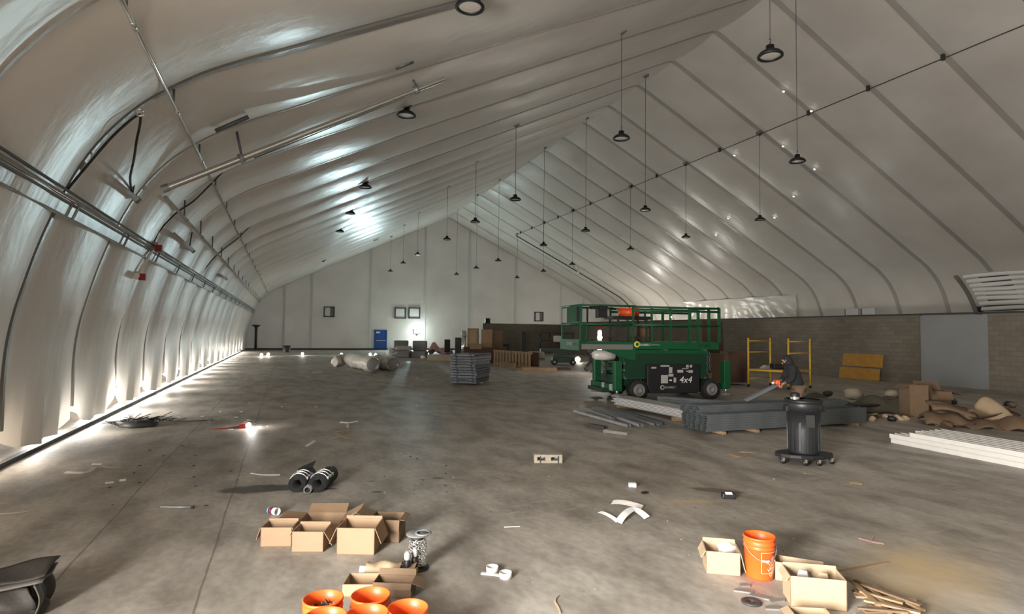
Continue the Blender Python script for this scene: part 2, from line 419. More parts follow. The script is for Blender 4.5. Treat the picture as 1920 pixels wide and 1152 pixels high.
# gables
def gable(name, y, m):
    poly = [(p.x + pnormal(i).x * -.15, p.y + pnormal(i).y * -.15) for i, p in enumerate(PROF)]
    poly[0] = (poly[0][0], 0); poly[-1] = (poly[-1][0], 0)
    return struct(name, MB().quad([(p[0], y, p[1]) for p in poly]), m)
gable('wall_back', FAR, M_GABLE); gable('wall_front', -11.5, M_GABLE)
tn = 30
for px in (533, 584, 695, 796, 879, 966, 1052, 1094):
    x = onY(px, 560, FAR).x; h = roof_z(x) - .25; tn += 1
    struct('trim_%d' % tn, MB().box((x, FAR - .04, h / 2 + .1), (.24, .08, h)), M_PIL)
b0 = onY(458, 657, FAR).x
struct('baseboard_back', MB().box((RID * S, FAR - .06, .09), (42.4, .12, .18)), M_DARK)
struct('baseboard_left', MB().box((-3.93, 28.5, .035), (.10, 74, .07)), M_DARK)
# assumed, unseen doorway in the left wall behind the camera, added for its light
dm = (ASSUMED_DOOR_T[0] + ASSUMED_DOOR_T[1]) / 2
fr = MB()
for y in ASSUMED_DOOR_T: fr.box((-3.9, y, 1.85), (.16, .12, 3.7))
fr.box((-3.9, dm, 3.75), (.16, 3.4, .12)); struct('assumed_doorway', fr, M_STEELD)
# far blue door
dl, dr = onY(701, 640, FAR).x, onY(725, 640, FAR).x
dz = Zat((0.5 * (dl + dr), FAR, 0), 619)
d = thing('door_1', None, None, ((dl + dr) / 2, FAR - .02, 0)); d['kind'] = 'structure'; w = dr - dl
f = MB()
for sx in (-1, 1): f.box((sx * (w / 2 - .05), -.06, dz / 2), (.1, .14, dz))
f.box((0, -.06, dz - .05), (w, .14, .1)); obj('door_frame', f, M_BLUE, d)
obj('door_leaf', MB().box((0, -.04, (dz - .1) / 2), (w - .2, .06, dz - .12)), M_BLUE, d)
obj('push_bar', MB().box((.05, -.10, 1.05), (w - .35, .06, .09)), M_LGREY, d)
obj('door_sign', MB().box((-w / 2 + .42, -.075, dz - .28), (.42, .01, .17)), M_WHITE, d)
# block walls
def blockwall(name, a, b, z, m=None, th=.2):
    bm = bmesh.new(); a = Vector(a); b = Vector(b); ln = (b - a).length; n = Vector((-(b - a).y, (b - a).x, 0)).normalized() * th
    uv = bm.loops.layers.uv.new('UVMap')
    V = [bm.verts.new(q) for q in (a, b, b + n, a + n)]; W = [bm.verts.new(Vector(v.co) + Vector((0, 0, z))) for v in V]
    for i in range(4):
        j = (i + 1) % 4; f = bm.faces.new((V[i], V[j], W[j], W[i])); L_ = (V[j].co - V[i].co).length
        for lp, c in zip(f.loops, ((0, 0), (L_, 0), (L_, z), (0, z))): lp[uv].uv = c
    f = bm.faces.new(W)
    for lp in f.loops: lp[uv].uv = (lp.vert.co.x, lp.vert.co.y)
    me = bpy.data.meshes.new(name); bm.to_mesh(me); bm.free(); me.materials.append(m or M_BLOCK)
    o = link(name, me); o['kind'] = 'structure'; return o
HB = Zat(onX(1600, 660, LB).xy.to_3d(), 594)
PA, PB = onX(1725, 650, LB).y, onX(1853, 650, LB).y
YB = 55.0
blockwall('wall_inner_right', (LB, YB, 0), (LB, PA, 0), HB)
blockwall('wall_inner_front', (LB, PB, 0), (LB, -10, 0), HB)
xb = onY(905, 640, YB).x
blockwall('wall_inner_back', (xb, YB, 0), (LB + .2, YB, 0), Zat((xb + 2, YB, 0), 607))
M_PANEL = mat('pale_panel', (136, 137, 136), .5, var=.1, vscale=1.2)
blockwall('door_3', (LB + .03, PA, 0), (LB + .03, PB, 0), HB - .03, M_PANEL, .12)
struct('trim_50', MB().box((LB + .05, (YB - 10) / 2, HB + .03), (.3, YB + 10, .07)), M_DARK)
# ================================================================== UNDER THE ROOF
LAMPZ = 8.15
def lamp_meshes():
    rim = MB().lathe([(.15, .10), (.22, .06), (.27, 0), (.27, -.035), (.215, -.035), (.205, 0), (.20, .02)], 28)
    lens = MB().lathe([(.0, -.012), (.10, -.016), (.205, -.005)], 28)
    drv = MB().lathe([(0, .22), (.085, .22), (.09, .10), (.15, .10)], 20)
    hook = MB().tube([(0, 0, .22), (0, 0, .30), (.03, 0, .34), (0, 0, .38), (-.02, 0, .35)], .012, 6)
    return [('rim', rim, M_BLACK), ('lens', lens, M_LENS), ('driver', drv, M_BLACK), ('hook', hook, M_DARK)]
LM = None
ROWS = {'A': (3.0, [(881, 12), (762, 216), (685, 351), (657, 400), (637, 434), (616, 468), (606, 487), (598, 502)]),
        'B': (9.7, [(1444, 104), (1165, 259), (966, 374), (891, 416), (838, 449), (783, 478), (756, 494), (732, 509)]),
        'C': (16.3, [(1495, 302), (1210, 394), (1098, 433), (1019, 460), (934, 489), (893, 503), (856, 515)]),
        'D': (22.8, [(1425, 412), (1286, 445), (1182, 468), (1073, 496), (1019, 509), (969.5, 521)])}
ORD = ['nearest', 'second nearest', 'third nearest', 'fourth nearest', 'fifth nearest', 'sixth nearest', 'seventh nearest', 'eighth nearest']
RN = {'A': 'the row close under the left roof slope', 'B': 'the long-corded row left of the ridge', 'C': 'the row under the ridge', 'D': 'the row under the cable of the right slope'}
def make_lamp(loc, ztop, label, group):
    global LM
    t = thing('high_bay_lamp', label, 'lamp', loc, 0, group)
    if LM is None:
        LM = [(n, obj(n, mb, m, t).data) for n, mb, m in lamp_meshes()]
    else:
        for n, me in LM: link(n, me, t)
    dz = ztop - loc[2]
    obj('cord', MB().tube([(0, 0, .36), (0, 0, dz)], .011, 6), M_CORD, t)
    obj('ceiling_box', MB().box((0, 0, dz - .02), (.24, .24, .14)), M_GREY if dz > 3 else M_DARK, t)
    return t
for r, (L, pts) in ROWS.items():
    for k, p in enumerate(pts):
        q = onX(p[0], p[1], L)
        make_lamp(q, roof_z(L) - (.12), 'dark round high-bay lamp, %s in %s' % (ORD[k], RN[r]), 'high bay lamps under the roof')
# steel cable with clamps on the right slope
CZ = roof_z(22.8) - .22
t = thing('steel_cable', 'thin dark steel cable running the length of the right roof slope', 'cable', (22.8, 0, CZ))
obj('wire', MB().tube([(0, 3, 0), (0, 58.5, 0)], .02, 6), M_DARK, t)
for i in range(0, 15):
    obj('clamp', MB().box((0, rib_t(i, 22.8), .05), (.11, .11, .22)), M_DARK, t)
# conduit that follows the roof down from the cable's far end
pts = []
for i in range(NH, NP):
    p = PROF[i]; n = pnormal(i)
    if 22.6 < p.x and p.y > 3.2: pts.append((p.x + n.x * .2, 58.6 - .2 * (p.x - 22.8) * .1, p.y + n.y * .2))
tag(obj('conduit', MB().tube(pts, .06, 6), M_DARK), 'dark conduit curving down the far right roof slope from the cable end', 'pipe')
# cable tray along the left eave
def inset(i, d): return Vector((PROF[i].x + pnormal(i).x * d, PROF[i].y + pnormal(i).y * d))
def prof_at(z):
    for i in range(NH):
        if PROF[i].y <= z <= PROF[i + 1].y:
            u = (z - PROF[i].y) / (PROF[i + 1].y - PROF[i].y); a = inset(i, 0).lerp(inset(i + 1, 0), u); return a, pnormal(i)
pa, na = prof_at(4.10); pb, nb = prof_at(3.86); pc, nc = prof_at(3.84)
t = thing('cable_tray', 'grey metal cable tray running along the left eave above the liner wall', 'cable tray', (0, 0, 0))
def railpts(p, n, d): return [(p.x + n.x * d, y, p.y + n.y * d) for y in (-6, 20, 45, FAR - .2)]
obj('upper_rail', MB().tube(railpts(pa, na, .25), .03, 6), M_CHROME, t)
obj('lower_rail', MB().tube(railpts(pc, nc, .25), .022, 6), M_STEEL, t)
u = MB(); A_ = pa + na * .235; B_ = pc + nc * .235
u.quad([(A_.x, -6, A_.y), (B_.x, -6, B_.y), (B_.x, FAR - .2, B_.y), (A_.x, FAR - .2, A_.y)], .02); obj('tray_plate', u, M_SEAM, t)
for k in range(3):
    q = pa.lerp(pb, -.32 + .30 * k) + na * .27
    obj('tray_cable', MB().tube([(q.x, y, q.y + .01 * math.sin(y * 2 + k)) for y in range(-6, 65, 3)], .020, 5), (M_DARK, M_GREY, M_CORD)[k], t)
for i in range(-2, 17):
    y = rib_t(i, -3.3); e = [pa + na * .28, pb + nb * .28, pc + nc * .28]
    obj('strap', MB().tube([(v.x, y, v.y) for v in e], .022, 5), M_STEEL, t)
# lengthwise pipes
def along(p, d=.25):
    h = roof_hit(*p); return h
def lengthpipe(px, d, r, y0, y1, label, m, sag=0):
    h = roof_hit(*px); i = min(range(NH), key=lambda k: (PROF[k].x - h.x) ** 2 + (PROF[k].y - h.z) ** 2); n = pnormal(i)
    dd = ray(*px); s = 1
    # move towards the camera until it hangs clear of the liner
    q = CAM + (h - CAM) * (1 - d)
    t = thing('sprinkler_pipe', label, 'pipe', (q.x, 0, q.z))
    obj('pipe', MB().tube([(0, y0, 0), (0, y1, 0)], r, 10), m, t)
    for i in range(-3, 17):
        y = rib_t(i, q.x)
        if y0 < y < y1:
            obj('hanger', MB().tube([(0, y, r), (0, y, max(.1, roof_z(q.x) - q.z - .08))], .02, 5), M_STEELD, t)
            obj('coupling', MB().tube([(0, y + .3, 0), (0, y + .5, 0)], r * 1.25, 10), m, t)
    return q
q1 = lengthpipe((300, 145), .06, .03, 3, 15.0, 'silver sprinkler pipe running lengthwise high under the near left roof slope', M_CHROME)
q2 = lengthpipe((400, 345), .06, .026, 15.3, 63, 'thin grey pipe continuing lengthwise beyond the thick cross pipe', M_LGREY)
q3 = lengthpipe((345, 408), .08, .04, 14.4, 64, 'pale sprinkler pipe running lengthwise below the open end of the thick cross pipe', M_LGREY)
# thick cross pipe, open at its near end
a = roof_hit(306, 355); b = roof_hit(833, 148); a = CAM + (a - CAM) * .93; b = CAM + (b - CAM) * .93
t = thing('cross_pipe', 'thick shiny steel pipe slung across the left roof slope with an open end', 'pipe', a); v = b - a
bm = MB().tube([(0, 0, 0), v], .07, 14, cap=False)
bm.tube([v, (0, 0, 0)], .06, 14, cap=False)
obj('pipe', bm, M_CHROME, t)
obj('end_ring', MB().tube([v.normalized() * -.02, v.normalized() * .12], .085, 14, cap=False), M_STEEL, t)
obj('second_pipe', MB().tube([v * .28 + Vector((0, .22, -.02)), v * .97 + Vector((0, .16, .0))], .035, 8), M_STEELD, t)
for s_ in (.24, .88):
    p = v * s_; zt = roof_z(a.x + p.x) - (a.z + p.z) - .1
    obj('hanger', MB().tube([p + Vector((0, 0, .08)), p + Vector((-.12, 0, max(.2, zt)))], .03, 6), M_STEELD, t)
    obj('clamp', MB().tube([p - v.normalized() * .05, p + v.normalized() * .05], .11, 12), M_STEEL, t)
# unistrut rail the hanger meets on the roof
h = roof_hit(438, 236); h2 = roof_hit(404, 246); h3 = roof_hit(466, 219)
e1 = CAM + (h2 - CAM) * .94; e2 = CAM + (h3 - CAM) * .94
tag(obj('strut_channel', MB().tube([e1, e2], .045, 4), M_STEELD), 'short dark strut channel fixed under the roof above the cross pipe', 'channel')
h2 = roof_hit(742, 128); h3 = roof_hit(775, 115); e1 = CAM + (h2 - CAM) * .955; e2 = CAM + (h3 - CAM) * .955
tag(obj('strut_channel', MB().tube([e1, e2], .045, 4), M_STEELD), 'short dark strut channel under the roof above the far end of the cross pipe', 'channel')
# hanging black wires
def wire(name, pix, label, d=.94, r=.02):
    P = [CAM + (roof_hit(*p[:2]) - CAM) * (p[2] if len(p) > 2 else d) for p in pix]
    o = obj(name, MB().tube(cr3(P, 5), r, 6), M_BLACK); return tag(o, label, 'cable')
def cr3(P, n):
    Q = [P[0]] + P + [P[-1]]; out = []
    for i in range(len(P) - 1):
        a, b, c, d = Q[i:i + 4]
        for k in range(n):
            t = k / n; out.append(.5 * ((2 * b) + (c - a) * t + (2 * a - 5 * b + 4 * c - d) * t * t + (3 * b - a - 3 * c + d) * t ** 3))
    return out + [P[-1]]
wire('hanging_cable', [(125, 357, .96), (170, 303, .96), (215, 252, .96), (258, 216, .96), (263, 228, .93), (256, 265, .9), (251, 300, .9), (244, 335, .92), (248, 362, .95)],
     'black cable following the near arch and dropping to the strip fixture')
wire('hanging_cable', [(268, 500, .97), (287, 458, .97), (300, 432, .97), (330, 400, .95), (362, 378, .95), (395, 346, .95), (420, 320, .96)], 'black cable rising from the red device on the tray to the cross pipe')
wire('hanging_cable', [(375, 520, .97), (388, 500, .97), (410, 475, .97), (445, 448, .97), (482, 415, .97), (540, 390, .98), (610, 362, .985), (675, 340, .985)], 'black cable arching from the tray up to the near lamp of the left row')
h = roof_hit(262, 211); h = CAM + (h - CAM) * .95
tag(obj('eye_bolt', MB().tube([h + Vector((math.cos(a_) * .055, 0, math.sin(a_) * .055)) for a_ in [k * PI / 6 for k in range(13)]], .018, 6), M_CHROME), 'small shiny eye bolt holding the black cable on the near arch', 'bolt')
# short hanging strip fixtures
for (x0, y0, x1, y1, lab) in ((207, 335, 256, 374, 'pale strip fixture hanging from the near black cable'), (327, 440, 361, 470, 'pale strip fixture with bright holes below the lengthwise pale pipe'),
                              (410, 515, 424, 523, 'small pale strip fixture farthest down the left eave')):
    A = roof_hit(x0, y0); B = roof_hit(x1, y1); A = CAM + (A - CAM) * .93; B = CAM + (B - CAM) * .93
    t = thing('strip_fixture', lab, 'fixture', A, 0, 'strip fixtures on the left eave'); v = B - A
    obj('channel', MB().tube([(0, 0, 0), v], .07, 4), M_LGREY, t)
    obj('end_cap', MB().tube([v * .97, v * 1.04], .085, 4), M_GREY, t)
    p = v * .8
    obj('hanger', MB().tube([p, p + Vector((.05, .05, min(1.2, roof_z(A.x + p.x) - A.z - p.z - .05)))], .018, 5), M_DARK, t)
# red device on its arm
B = roof_hit(258, 517); A = roof_hit(290, 462); B = CAM + (B - CAM) * .92; A = CAM + (A - CAM) * .93
t = thing('alarm_strobe', 'white bracket arm with a dark red device hanging off the left cable tray', 'alarm', A); v = B - A
obj('arm', MB().tube([(-.1, .1, .15), (0, 0, 0), v], .035, 8), M_WHITE, t)
obj('mount', MB().box((0, 0, 0), (.16, .16, .2)), M_STEEL, t)
obj('red_box', MB().box(v + Vector((.1, 0, -.03)), (.14, .12, .15)), M_RED, t)
obj('white_cap', MB().ball(v + Vector((-.02, 0, .0)), .1), M_WHITE, t)
obj('junction', MB().box((.10, -.05, -.05), (.14, .12, .16)), M_RED, t)
# twin emergency spots at the far right slope
for k, px in enumerate((1076.5, 1084)):
    q = onY(px, 511, 57.5)
    t = thing('twin_spot', ('left' if k == 0 else 'right') + ' one of two small white spot lamps under the far right roof slope', 'lamp', q, 0, 'white spots under the far right slope')
    obj('head', MB().lathe([(0, .2), (.07, .18), (.10, -.15), (0, -.17)], 12), M_WHITE, t)
    obj('stem', MB().tube([(0, 0, .1), (0, 0, roof_z(q.x) - q.z - .05)], .02, 5), M_GREY, t)
# corrugated curtain on the right wall
t = thing('vent_curtain', 'wide white pleated vent cover high on the right wall', 'vent', (0, 0, 0))
i0 = min(range(NH, NP), key=lambda k: abs(PROF[k].y - 3.55) + (0 if PROF[k].x > 30 else 9)); i1 = min(range(NH, NP), key=lambda k: abs(PROF[k].y - 5.9) + (0 if PROF[k].x > 30 else 9))
ya = 21.9
PP = [(PROF[k], pnormal(k)) for k in range(i1, i0 + 1)]
def pp(u):
    f = u * (len(PP) - 1); k = min(int(f), len(PP) - 2); f -= k
    return PP[k][0].lerp(PP[k + 1][0], f), PP[k][1].lerp(PP[k + 1][1], f).normalized()
NPL = 9
for k in range(NPL):
    u = MB(); ring = []
    for s_ in (0.02, .25, .5, .75, .98):
        for_ = (k + s_ * .93 + .03) / NPL; p, n = pp(for_); ring.append(p + n * (.10 + .16 * math.sin(PI * s_)))
    pts = [[(q.x, y + (.35 if y > ya - 1 else 0) * (1 - (k / NPL)) - .0 + .0, q.y + .03 * math.sin(y * 1.3 + k)) for q in ring] for y in [ya - 10 + j * .5 for j in range(21)]]
    bm = u.bm; vs = [[bm.verts.new(c) for c in r] for r in pts]
    for r1, r2 in zip(vs, vs[1:]):
        for j in range(4): bm.faces.new((r1[j], r2[j], r2[j + 1], r1[j + 1])).smooth = True
    obj('pleat', u, M_WHITE, t)
back = MB(); bm = back.bm
vs = [[bm.verts.new((pp(j / 10)[0].x + pp(j / 10)[1].x * .12, y, pp(j / 10)[0].y + pp(j / 10)[1].y * .12)) for j in range(11)] for y in (ya - 10.4, ya + .4)]
for j in range(10): bm.faces.new((vs[0][j], vs[1][j], vs[1][j + 1], vs[0][j + 1]))
obj('backing', back, M_DARK, t)
obj('edge_frame', MB().tube([(pp(j / 10)[0].x + pp(j / 10)[1].x * .2, ya + .35 + .35 * (1 - j / 10), pp(j / 10)[0].y + pp(j / 10)[1].y * .2) for j in range(11)], .12, 6), M_GREY, t)
# loose wrinkled sheeting on the right wall
h0 = roof_hit(1280, 560, NH); h1 = roof_hit(1500, 560, NH)
u = MB(); bm = u.bm; rows = []
i0 = min(range(NH, NP), key=lambda k: abs(PROF[k].y - 3.2) + (0 if PROF[k].x > 30 else 9)); i1 = min(range(NH, NP), key=lambda k: abs(PROF[k].y - 5.4) + (0 if PROF[k].x > 30 else 9))
PP = [(PROF[k], pnormal(k)) for k in range(i1, i0 + 1)]
ylo, yhi = min(h0.y, h1.y), max(h0.y, h1.y)
for a_ in range(81):
    s_ = a_ / 80; y = ylo + (yhi - ylo) * s_; r = []
    for b_ in range(17):
        w_ = b_ / 16; p, n = pp(w_); fold = .24 * w_ * abs(math.sin((s_ - .5) * (1 - .45 * w_) * 38 + .8 * math.sin(s_ * 7)))
        q = p + n * (.20 + .03 * w_ + fold + .02 * math.sin(b_ * 1.7 + a_ * .4)); r.append(bm.verts.new((q.x, ylo + (yhi - ylo) * (.5 + (s_ - .5) * (1 - .12 * w_)), q.y)))
    rows.append(r)
for r1, r2 in zip(rows, rows[1:]):
    for j in range(16): bm.faces.new((r1[j], r2[j], r2[j + 1], r1[j + 1])).smooth = True
tag(obj('loose_sheeting', u, M_FILM), 'loose wrinkled pale sheeting hanging on the right wall above the block wall', 'sheeting')
# square vents on the far gable
for (x0, x1, y0, y1, lab) in ((607, 627, 575, 595, 'square vent frame with a dark right side left of the blue door'), (740, 761, 577, 598, 'left one of the paired square vent frames right of the blue door'),
                              (766, 787, 577, 598, 'right one of the paired square vent frames right of the blue door'), (1002, 1018, 585, 603, 'square vent frame near the block wall on the far right')):
    A = onY(x0, y0, FAR); B = onY(x1, y1, FAR); w = B.x - A.x; h = A.z - B.z
    t = thing('wall_vent', lab, 'vent', ((A.x + B.x) / 2, FAR - .03, B.z), 0, 'square vents on the far gable')
    f = MB(); e = .10
    for sx in (-1, 1): f.box((sx * (w / 2 - e / 2), -.06, h / 2), (e, .16, h))
    for z in (e / 2, h - e / 2): f.box((0, -.06, z), (w, .16, e))
    obj('frame', f, M_DARK, t); obj('panel', MB().box((0, -.015, h / 2), (w - .1, .03, h - .1)), M_WHITE, t)
    if x0 in (607, 1002): obj('side_flap', MB().box((w / 2 - .28, -.05, h / 2), (.38, .04, h - .2)), M_GREY, t)
# lamp on the far wall
q = onY(781, 622, FAR)
t = thing('wall_lamp', 'brightly lit floodlight on the far wall right of the blue door', 'lamp', (q.x, FAR - .05, q.z))
obj('housing', MB().box((0, -.10, 0), (.75, .2, .5)), M_DARK, t); obj('glowing_face', MB().box((0, -.215, 0), (.66, .03, .42)), M_GLOWC, t); obj('bracket', MB().box((0, -.02, -.3), (.2, .06, .3)), M_DARK, t)
WALLLAMP = Vector((q.x, FAR - .55, q.z))
# pole by the far left corner, small bin
q = F(479, 657)
t = thing('standing_pole', 'tall dark pole with a flat round head in the far left corner', 'pole', q)
ht = Zat(q, 609)
obj('shaft', MB().tube([(0, 0, .05), (0, 0, ht - .25)], .13, 10), M_DARK, t); obj('head', MB().lathe([(.13, 0), (.2, .06), (.42, .22), (.42, .27), (0, .29)], 16, (0, 0, ht - .3)), M_DARK, t)
obj('base', MB().box((0, 0, .06), (1.2, .6, .12)), M_DARK, t)
q = F(537, 661)
t = thing('small_bin', 'small dark open bin at the foot of the far wall', 'bin', q)
obj('body', MB().lathe([(.30, 0), (.36, .6), (.33, .6), (.28, .05), (0, .05)], 14), M_DARK, t); obj('rim', MB().lathe([(.36, .56), (.39, .58), (.39, .63), (.34, .63)], 14), M_BLACK, t)
# string of work lamps lying on the floor along the far wall
SL = [(490, 669), (503, 668), (567, 667), (640, 668), (694, 668), (704, 669)]
SN = ['far left end of the floor light string, outermost lamp', 'far left end of the floor light string, second lamp', 'alone in the middle of the floor light string', 'behind the left end of the plastic wrapped rolls', 'left lamp of the pair below the blue door', 'right lamp of the pair below the blue door']
LAMPS = []
P0 = [F(*p) for p in SL]
tag(obj('light_string', MB().tube(cr3([F(470, 670) + Vector((0, 0, .03))] + [p + Vector((0, .12, .03)) for p in P0] + [F(742, 668) + Vector((0, 0, .03))], 4), .02, 5), M_LGREY), 'pale cord of the work lamp string lying before the far wall', 'cord')
def floor_lamp_small(q, label, grp, r=.12, m=M_GLOW):
    t = thing('work_lamp', label, 'lamp', q, 0, grp)
    obj('bulb', MB().ball((0, 0, r + .02), r, sub=2), m, t)
    obj('socket', MB().tube([(0, r * .6, r * .9), (0, r * 1.9, r * .6)], r * .5, 8), M_BLACK, t)
    c = MB()
    for k in range(6):
        a_ = k * PI / 3; c.tube([(math.cos(a_) * r * 1.15, r * 1.0, r + .02 + math.sin(a_) * r * .8), (math.cos(a_) * r * 1.2, -r * .3, r + .02 + math.sin(a_) * r), (0, -r * 1.2, r + .02)], .012, 4)
    obj('cage', c, M_YEL, t); LAMPS.append(q + Vector((0, -.35, .45))); return t
for p, n_ in zip(P0, SN): floor_lamp_small(p, 'lit work lamp on the floor, ' + n_, 'lit work lamps of the floor string')
floor_lamp_small(F(1083, 680), 'lit work lamp on the floor right of the small far scissor lift', 'lit work lamps near the lifts', .2)
q = F(463, 803)
t = thing('work_light', 'small lit work light with a red housing lying on the left floor', 'lamp', q)
obj('housing', MB().box((-.09, 0, .05), (.12, .13, .1)), M_RED, t); obj('glowing_head', MB().ball((.03, 0, .06), .055), M_GLOW, t)
obj('red_handle', MB().tube([(-.14, 0, .04), (-.42, -.06, .02), (-.7, -.03, .015)], .012, 6), M_RED, t)
WORKL = q + Vector((.1, -.05, .22))

# glowing discs added as bright daylight specks on the right slope
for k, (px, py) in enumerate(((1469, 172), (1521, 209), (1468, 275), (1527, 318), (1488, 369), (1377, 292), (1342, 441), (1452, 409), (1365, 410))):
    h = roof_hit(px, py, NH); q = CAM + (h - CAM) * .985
    o = obj('glow_disc', MB().lathe([(0, .01), (.045, .0), (.05, -.01)], 10), M_GLOW); o.location = q; o.rotation_euler = (PI, .45, 0)
    tag(o, 'tiny glowing disc standing for a daylight speck at a seam of the right roof slope', 'glowing disc', 'glowing discs on the right slope')
# ================================================================== THE BIG SCISSOR LIFT
LIFTA = YAW + .24
c0 = CAM + RGT * (128 * 18.2 / FPX) + FWD * 18.2; c0.z = 0      # near left corner of the platform
lift = thing('scissor_lift', 'large green four-wheel scissor lift with raised rails parked in the middle distance', 'scissor lift', c0, LIFTA)
LW = 1.8
def lv(px, py, v=0.0):     # picture -> length along the near side and height
    ax = Vector((math.cos(LIFTA), math.sin(LIFTA), 0)); ay = Vector((-ax.y, ax.x, 0))
    d = ray(px, py); n = ay; s = (c0 + ay * v - CAM).dot(n) / d.dot(n); q = CAM + d * s
    return (q - c0).dot(ax), q.z
ztop = lv(1088, 572)[1]; zmid = lv(1100, 608)[1]; zdk = lv(1190, 641)[1]; zsk = lv(1190, 655)[1]; UR = lv(1348, 600)[0]; UX = lv(1187, 600)[0]
def rail(z, u0, u1, v, r=.03): return [(u0, v, z), (u1, v, z)]
g = MB()
# platform decks
obj('deck', MB().box(((UX + UR) / 2, LW / 2, (zdk + zsk) / 2), (UR - UX, LW, zdk - zsk)), M_GREEN, lift)
sk = MB().prism([(UX - .55, zsk - .18), (UX - .15, zsk - .34), (UX + .1, zsk - .34), (UX + .1, zsk), (UX - 1.1, zsk)], .0, .06)
obj('deck_gusset', sk, M_GREEN, lift)
ex = obj('extension_deck', MB().box((UX / 2, LW / 2, zdk - .06), (UX, LW - .04, .1)), M_GREEN, lift)
obj('toe_strip', MB().box((UX / 2 + .02, -.0, zdk - .17), (UX - .06, .03, .16)), M_GREY, lift)
obj('end_plate', MB().box((-.02, LW / 2, zdk - .12), (.04, LW, .34)), M_GREEN, lift)
for v in (.0, LW):
    g = MB()
    for z in (ztop, zmid): g.tube(rail(z, 0, UX + .1, v), .03, 8)
    obj('extension_rail', g, M_GREEN, lift)
    g = MB()
    for z in (ztop - .02, ztop - .13, zmid): g.tube(rail(z, UX, UR, v), .036, 8)
    obj('rail', g, M_GREEN, lift)
    for px in ((1088, 1187, 1222, 1257, 1293, 1309, 1329, 1348) if v == 0 else (1088, 1140, 1187, 1222, 1257, 1293, 1348)):
        uu = lv(px, 600)[0]
        if px == 1088: uu = .03
        obj('rail_post', MB().box((uu, v, (zdk + ztop) / 2), (.055 if px < 1290 else .09, .055, ztop - zdk)), M_GREEN, lift)
for u_ in (0.0, UR):
    g = MB()
    for z in (ztop, zmid): g.tube([(u_, 0, z), (u_, LW, z)], .03, 8)
    obj('end_rail', g, M_GREEN, lift)
ep = obj('gate_panel', MB().box((0.02, LW * .42, (ztop + zmid) / 2), (.03, LW * .72, ztop - zmid - .06)), M_GREEN, lift)
obj('document_holder', MB().box((-.02, LW * .80, (ztop + zmid) / 2), (.05, .32, ztop - zmid - .12)), M_LGREY, ep)
obj('gate_handle', MB().box((-.02, LW * .12, (ztop + zmid) / 2 + .02), (.05, .14, .45)), M_BLACK, ep)
obj('post_block', MB().box((.10, .0, zdk + .22), (.16, .09, .5)), M_GREEND, lift)
# marks on the deck skirt
cu, cz = lv(1194.5, 646)
y_ = -.006
obj('logo_ring', MB().lathe([(.055, 0), (.10, 0), (.10, .008), (.055, .008)], 20, (cu, y_ + .004, cz), rotx(PI / 2)), mat('logo_yellow', (226, 208, 92), .5), lift)
front_text('logo_lettering', 'SUNBELT', .095, M_WHITE, lift, lv(1210, 647)[0], y_, lv(1209, 647)[1])
front_text('logo_lettering', 'RENTALS', .07, M_LGREY, lift, lv(1229, 647)[0], y_, lv(1229, 647)[1])
front_text('model_lettering', 'RT 4x4', .15, M_GREEND, lift, lv(1320, 649)[0], y_, lv(1320, 649)[1])
for yy in (.35, .8):
    pass
me = text_mesh('SUNBELT', .15); me.transform(Matrix.Translation((-.045, LW * .45, zdk - .1)) @ rotZ(-PI / 2) @ Matrix.Rotation(PI / 2, 4, 'X')); me.materials.clear(); me.materials.append(M_LGREY); link('logo_lettering', me, lift)
# scissor stack and chassis
b0, b1 = lv(1168, 690)[0], lv(1331, 690)[0]; zb0, zb1 = lv(1250, 712)[1], zsk
for k in range(4):
    z0 = zb0 + (zb1 - zb0) * k / 4 + .02; z1 = zb0 + (zb1 - zb0) * (k + 1) / 4 - .02
    for vv in (.14, .34, LW - .34, LW - .14):
        g = MB(); dx = .05 * (k % 2)
        g.box(((b0 + b1) / 2 + dx, vv, (z0 + z1) / 2), (b1 - b0 - .1, .10, z1 - z0)); obj('scissor_arm', g, M_GREEN, lift)
g = MB()
for k in range(5):
    for uu in (b0 + .12, (b0 + b1) / 2, b1 - .12): g.tube([(uu, .06, zb0 + (zb1 - zb0) * k / 4.3 + .06), (uu, LW - .06, zb0 + (zb1 - zb0) * k / 4.3 + .06)], .05, 10)
obj('pivot_pins', g, M_STEELD, lift)
obj('side_cover', MB().box(((b0 + b1) / 2, .06, (zb0 + zb1) / 2 - .04), (b1 - b0 - .2, .03, zb1 - zb0 - .2)), M_GREEND, lift)
obj('chassis', MB().box(((b0 + b1) / 2, LW / 2, .60), (b1 - b0 + .3, LW * .62, .36)), M_GREEND, lift)
# engine box
e0, e1 = lv(1214, 700, -.12)[0], lv(1312, 700, -.12)[0]; ez1, ez0 = lv(1260, 684, -.12)[1], lv(1260, 738, -.12)[1]
eb = obj('engine_box', MB().prism([(e0 + .12, ez0), (e1 - .06, ez0), (e1, ez0 + .12), (e1, ez1), (e0, ez1), (e0, ez0 + .25)], -.12, .3), M_BLACK, lift, bevel=.02)
def decal(px, py, w, h, m):
    uu, zz = lv(px, py, -.13); return obj('decal', MB().box((uu, -.126, zz), (w * .0172, .008, h * .0172)), m, eb)
for d_ in ((1247, 686.5, 18, 3), (1257.5, 694.5, 7, 11), (1258, 704, 10, 5), (1246, 711.5, 14, 15), (1265.5, 713, 5, 9), (1275.5, 696.5, 12, 5), (1289.5, 696.5, 6, 2), (1295, 697, 9, 5), (1285, 691.5, 13, 1.5), (1289, 687, 5, 5), (1295.5, 687, 5, 5), (1226, 690, 10, 3)):
    decal(*d_, M_LGREY)
decal(1257.5, 713.5, 5, 2.5, M_WHITE)
front_text('lettering', '4x4', .30, M_WHITE, eb, lv(1285, 713, -.13)[0], -.13, lv(1285, 713, -.13)[1], .25)
